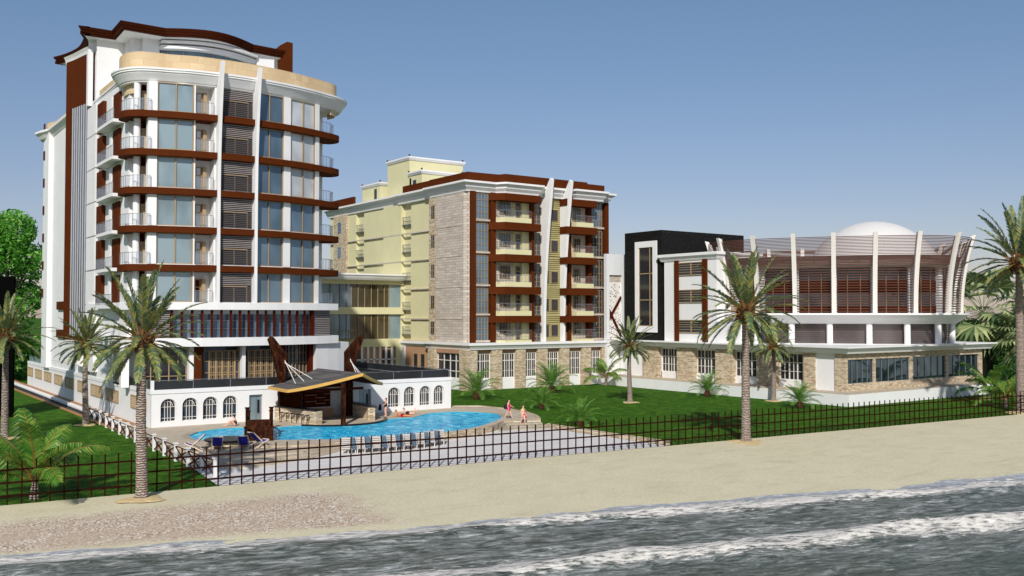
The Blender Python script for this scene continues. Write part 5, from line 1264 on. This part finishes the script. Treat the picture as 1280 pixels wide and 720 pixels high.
# ------------------------------------------------------------------ plants
def frond_curve(az, el, L, droop, n=10, twist=0):
    p = Vector((0,0,0)); pts = [p.copy()]; e = el; a = az
    for i in range(n):
        d_ = Vector((math.cos(a)*math.cos(e), math.sin(a)*math.cos(e), math.sin(e))); p = p+d_*(L/n); pts.append(p.copy())
        e -= droop*(i+1)/n*2/n; a += twist/n
    return pts
def leaflets(mb, pts, L, ll, rg, pairs, start=.15, up=.35, fwd=.75, width=.03, droop=.25, rand=.15):
    n = len(pts)-1
    for k in range(pairs):
        t = start+(1-start)*(k+.5)/pairs; x = t*n; i = min(n-1, int(x)); f = x-i
        p = pts[i].lerp(pts[i+1], f); tg = (pts[i+1]-pts[i]).normalized()
        side = tg.cross(Vector((0,0,1)))
        if side.length < .05: side = Vector((1,0,0))
        side.normalize(); nrm = side.cross(tg)
        ln = ll*(math.sin(math.pi*min(1, .12+t*.85))**.6)*rg.uniform(1-rand, 1+rand)
        for s in (-1, 1):
            d_ = (side*s+tg*fwd+nrm*up*rg.uniform(.3,1.5)).normalized()
            q = p+d_*ln*.55; e = p+d_*ln+Vector((0,0,-droop*ln)); w = tg*width*.5
            mb.add([p-w*.6, p+w*.6, q+w, q-w, e], [(0,1,2,3), (3,2,4)])
def date_crown(seed, scale, nf=50):
    rg = random.Random(seed); lv = MB(); stl = MB()
    for i in range(nf):
        t = (i+.5)/nf; az = i*2.39996+rg.uniform(-.25,.25)
        el = lerp(R(86), R(-42), t**.9)+rg.uniform(-.1,.1); L = scale*rg.uniform(.86,1.08)*lerp(1.12,.84,t)
        dr = lerp(.3, 1.0, min(1, t*1.5))*(1 if t < .75 else .55)*rg.uniform(.75,1.25)
        pts = frond_curve(az, el, L, dr, 10, rg.uniform(-.3,.3)); base = Vector((math.cos(az), math.sin(az), 0))*.16*scale/3.4
        pts = [p+base for p in pts]
        stl.tube(pts[:5], [.05*scale/3.4,.035*scale/3.4,.028*scale/3.4,.022*scale/3.4,.016*scale/3.4], 4, False)
        lv.tube(pts[4:], [.016*scale/3.4]*(len(pts)-4), 3, False)
        leaflets(lv, pts, L, .46*scale/3.4, rg, 46, .2, .35, 1.25, .085*scale/3.4, .12)
    return lv, stl
def trunk_mb(h, r0, r1, seed, bend=.15):
    rg = random.Random(seed); mb = MB(); path = []; rs = []; n = int(h/.16); a = rg.uniform(0, 6)
    for i in range(n+1):
        t = i/n; b = bend*math.sin(t*math.pi)*t; path.append((b*math.cos(a), b*math.sin(a), -.1+t*(h+.1))); rs.append(lerp(r0, r1, t)*(1+.09*(i % 2))*rg.uniform(.97,1.03)*(1+.35*max(0, 1-t*h/.5)))
    mb.tube(path, rs, 14); return mb
def mound_mb(r, seed):
    rg = random.Random(seed); mb = MB(); vs = [(0,0,.1*r)]; n = 18; fs = []
    for j, (q, z) in enumerate(((.45,.08),(.8,.03),(1.0,-.02))):
        for i in range(n): a = 2*math.pi*i/n; w = 1+.22*math.sin(a*3+seed)+rg.uniform(-.1,.1); vs.append((q*r*w*math.cos(a), q*r*w*math.sin(a), z*r))
    fs = [(0, 1+i, 1+(i+1) % n) for i in range(n)]+[(1+j*n+i, 1+j*n+n+i, 1+j*n+n+(i+1) % n, 1+j*n+(i+1) % n) for j in range(2) for i in range(n)]
    return mb.add(vs, fs)
plain('mound_sand', lin(206, 182, 136), .95, .25, 2)
def join_local(mb, name, mat, parent, dz=0, smooth=False):
    o = MB(); o.v = [Vector(p)+Vector((0,0,dz)) for p in mb.v]; o.f = mb.f
    me_o = o.build(name, mat, None, smooth, False); me_o.parent = parent; return me_o
def date_palm(loc, h, s, seed, label, r=.26):
    t = thing('date_palm', loc, label, 'palm tree', 'tall date palms round the hotel grounds')
    join_local(trunk_mb(h, r*1.1, r*.72, seed), 'trunk', 'palm_bark', t, 0, True)
    mb = MB(); k = s/3.4
    mb.lathe((0,0), [(r*.72,-.55*k),(.36*k,-.2*k),(.4*k,.05*k),(.3*k,.4*k),(.12*k,.7*k),(0,.75*k)], 14); rg = random.Random(seed+9)
    for i in range(46):
        a = i*2.4; z = lerp(-.45,.35,(i/46))*k; rr_ = .34*k; c = Vector((rr_*math.cos(a), rr_*math.sin(a), z)); e = c+Vector((math.cos(a)*.2, math.sin(a)*.2, .2))*k
        mb.tube([c, e], [.07*k,.035*k], 5)
    join_local(mb, 'crown_heart', 'boot_bark', t, h)
    lv, stl = date_crown(seed, s)
    join_local(stl, 'stalks', 'date_stalk', t, h+.15*k); join_local(lv, 'crown', 'date_leaf', t, h+.15*k)
    join_local(mound_mb(.95*k+.1, seed), 'sand_mound', 'mound_sand', t); return t
date_palm((13.11,51.3,0), 8.0, 3.6, 11, 'tall date palm on the beach in front of the pool house corner', .27)
date_palm((17.83,88.19,0), 6.7, 3.0, 12, 'date palm on the left lawn beside the garden fence', .24)
date_palm((10.85,82.2,0), 7.6, 3.3, 13, 'date palm in front of the black panel at the left edge', .25)
date_palm((55.5,47.9,0), 9.5, 4.5, 14, 'tall date palm on the beach side of the fence before the right building', .31)
date_palm((84.0,68.6,0), 5.8, 2.9, 15, 'smaller date palm close to the white plinth between two tall windows', .25)
date_palm((70.1,76.5,0), 5.9, 3.0, 16, 'date palm alone on the right lawn in front of the black tower', .25)
date_palm((93.5,46.6,0), 14.2, 5.6, 17, 'tallest date palm at the right edge of the picture by the sand', .42)
# low bushy palms on the right lawn
def bush_palm(loc, s, seed, label, nf=30):
    t = thing('bush_palm', loc, label, 'palm bush', 'low bushy palms on the lawn'); rg = random.Random(seed)
    mb = MB(); mb.lathe((0,0), [(.24*s,-.05),(.32*s,.2*s),(.26*s,.5*s),(.1*s,.62*s)], 12); join_local(mb, 'trunk', 'boot_bark', t)
    lv = MB()
    for i in range(nf):
        q = (i+.5)/nf; az = i*2.39996; el = lerp(R(80), R(8), q)+rg.uniform(-.1,.1); L = 2.2*s*rg.uniform(.85,1.1)
        pts = [p+Vector((0,0,.5*s)) for p in frond_curve(az, el, L, lerp(.7,1.3,q), 9)]
        lv.tube(pts, [.018*s]*10, 3, False); leaflets(lv, pts, L, .52*s, rg, 30, .12, .35, .9, .035*s, .15)
    join_local(lv, 'fronds', 'shrub_leaf', t); return t
bush_palm((58.8,89.4,0), 1.45, 21, 'bushy palm on the lawn beside the right end of the pool house')
bush_palm((70.8,91.2,0), 1.55, 22, 'largest bushy palm in front of the stone piers of the yellow block', 34)
bush_palm((58.0,76.3,0), 1.0, 23, 'bushy palm on the lawn just behind the curved stone kerb')
bush_palm((52.0,63.0,0), .95, 24, 'bushy palm between the beach fence and the plaza kerb')
bush_palm((82.4,76.8,0), 1.2, 25, 'bushy palm by the plinth between the two lawn date palms')
bush_palm((80.0,62.0,0), 1.15, 26, 'bushy palm by the plinth corner near the beach fence')
def coco(loc, s, seed, label, nf=11, th=.9, elr=(70, 12), name='young_coconut_palm'):
    t = thing(name, loc, label, 'palm tree'); rg = random.Random(seed)
    mb = MB(); mb.tube([(0,0,-.1),(0,0,.3*s),(.02,0,th*s),(0,.0,(th+.5)*s)], [.22*s,.17*s,.12*s,.05*s], 10); join_local(mb, 'trunk', 'palm_bark', t, 0, True)
    lv = MB(); stl = MB()
    for i in range(nf):
        q = (i+.5)/nf; az = i*2.39996+seed; el = R(lerp(elr[0], elr[1], q))+rg.uniform(-.08,.08); L = 3.3*s*rg.uniform(.9,1.1)
        pts = [p+Vector((0,0,th*s)) for p in frond_curve(az, el, L, lerp(.9,1.35,q)*1.15, 12, rg.uniform(-.4,.4))]
        stl.tube(pts, [.04*s*(1-.8*k/12) for k in range(13)], 4, False)
        leaflets(lv, pts, L, .82*s, rg, 54, .2, .0, .75, .055*s, .5, .2)
    join_local(stl, 'stalks', 'date_stalk', t); join_local(lv, 'fronds', 'coco_leaf', t); return t
coco((8.58,54.35,0), 1.2, 2, 'young coconut palm with arching fronds behind the left end of the beach fence', 12, .7, (82,28))
coco((84.2,96.6,0), 1.15, 5, 'small coconut palm against the wall between the yellow block and black tower', 9, .9, (70,5))
coco((97.6,50.2,0), 1.1, 6, 'young coconut palm beside the tallest date palm at the right', 10, .7)
coco((104.5,55.5,0), 1.3, 8, 'young coconut palm at the right end of the plinth', 10, .7)
# fan palms behind the conference building
def fan_palm(loc, h, s, seed, label):
    t = thing('fan_palm', loc, label, 'palm tree', 'fan palms behind the conference building'); rg = random.Random(seed)
    join_local(trunk_mb(h, .35, .28, seed), 'trunk', 'palm_bark', t, 0, True); lv = MB()
    for i in range(34):
        q = (i+.5)/34; az = i*2.39996; el = lerp(R(80), R(-35), q); L = s*rg.uniform(.75,1.05)
        pts = frond_curve(az, el, L, .5, 6); lv.tube(pts, [.04]*7, 3, False)
        c = pts[-1]; tg = (pts[-1]-pts[-2]).normalized(); sd = tg.cross(Vector((0,0,1))).normalized(); fr = s*.62*rg.uniform(.85,1.1); nn = sd.cross(tg)
        for k in range(17):
            a = lerp(-2.0, 2.0, k/16); d_ = (tg*math.cos(a)+sd*math.sin(a)); e = c+d_*fr*(1-.12*abs(a))+Vector((0,0,-.22*fr))-nn*.05; w = (tg*-math.sin(a)+sd*math.cos(a))*fr*.075; m2 = c+d_*fr*.55
            lv.add([c, m2+w, e, m2-w], [(0,1,2,3)])
    join_local(lv, 'crown', 'fan_leaf', t, h); return t
for i, (x, y, h, s, lb) in enumerate(((134,72,9.5,5.6,'fan palm with pale fronds directly right of the slatted drum'),(131,63.5,6.5,4.2,'fan palm rising just over the right end of the stone front'),(143,66,9.5,4.8,'tall fan palm behind the gap left of the tallest date palm'),
        (150,63,10,5,'dark fan palm behind the tallest date palm'),(140,57,7,4.4,'fan palm at the far right edge behind the hedge'))): fan_palm((x,y,0), h, s, 40+i, lb)
# leafy trees and hedges
def foliage(mb, c, r, n, size, rg, squash=1):
    for _ in range(n):
        while True:
            d_ = Vector((rg.uniform(-1,1), rg.uniform(-1,1), rg.uniform(-1,1)))
            if .1 < d_.length < 1: break
        d_ = d_.normalized()*(d_.length**.4); p = Vector(c)+Vector((d_.x*r, d_.y*r, d_.z*r*squash))
        a = Vector((rg.gauss(0,1), rg.gauss(0,1), rg.gauss(-.35,.7))).normalized(); b = a.cross(Vector((rg.gauss(0,1), rg.gauss(0,1), rg.gauss(0,1)))).normalized()
        l = size*rg.uniform(.6,1.3); w = l*.36
        mb.add([p-a*l*.5, p+b*w*.5, p+a*l*.5, p-b*w*.5], [(0,1,2,3)])
def tree(loc, clumps, size, n, seed, label, mat, name='broadleaf_tree', th=6, group=None):
    t = thing(name, loc, label, 'tree', group); rg = random.Random(seed); mb = MB()
    mb.tube([(0,0,-.2),(.1,0,th*.5),(0,.1,th)], [.55,.42,.32], 10)
    for c, r in clumps: mb.tube([(0,.1,th*.8), lerp(Vector((0,.1,th)), Vector(c), .5)+Vector((0,0,.4)), Vector(c)], [.25,.16,.06], 6)
    join_local(mb, 'trunk', 'tree_bark', t); lv = MB()
    for c, r in clumps: foliage(lv, c, r, int(n*r*r), size, rg, .85)
    join_local(lv, 'crown', mat, t); return t
rg = random.Random(77); cl = []
for i in range(34):
    a = rg.uniform(0, 6.28); z = rg.uniform(2.5, 22.8); w = 5.6*math.sqrt(max(.08, 1-((z-12)/11.5)**2)); q = rg.uniform(.45,1)*w
    cl.append(((q*math.cos(a), q*math.sin(a), z), rg.uniform(2.3,3.4)))
cl += [((lerp(-5,5.2,i/6), -3.5+rg.uniform(-1,1), z), 2.3) for i in range(7) for z in (1.4, 4.6)]
tree((20.4,160,0), cl, .8, 60, 5, 'huge bright green leafy tree rising left of the hotel tower', 'tree_leaf', th=9)
cl2 = []
for i in range(22):
    a = rg.uniform(0, 6.28); z = rg.uniform(2, 12); q = rg.uniform(1.5,5.5); cl2.append(((q*math.cos(a), q*math.sin(a), z), rg.uniform(1.9,2.8)))
tree((15.5,152,0), cl2, .75, 60, 6, 'lower leafy tree behind the black panel at the left edge', 'tree_leaf', th=5)
for i, (x, y, hh, lb) in enumerate(((122,60.5,5.2,'dark green hedge tree right behind the end of the stone front'),(128,57.5,6.5,'dark green bushy tree behind the trunk of the tallest date palm'),(135,52,7,'dark green bushy tree at the right edge of the grounds'),(147,78,9.5,'dark green tree behind the fan palms'),(156,70,11,'tall dark green tree farthest right behind the fan palms'),(160,58,11,'broad dark green tree at the far right horizon'))):
    c3 = []; rg = random.Random(90+i)
    for k in range(11):
        a = rg.uniform(0, 6.28); q = rg.uniform(.3,.42*hh+.5); c3.append(((q*math.cos(a), q*math.sin(a), rg.uniform(.8,hh-1)), rg.uniform(1.1,.25*hh+.5)))
    tree((x,y,0), c3, .55, 90, 60+i, lb, 'hedge_leaf', 'bushy_tree', hh*.45, 'dark bushy trees at the right edge')
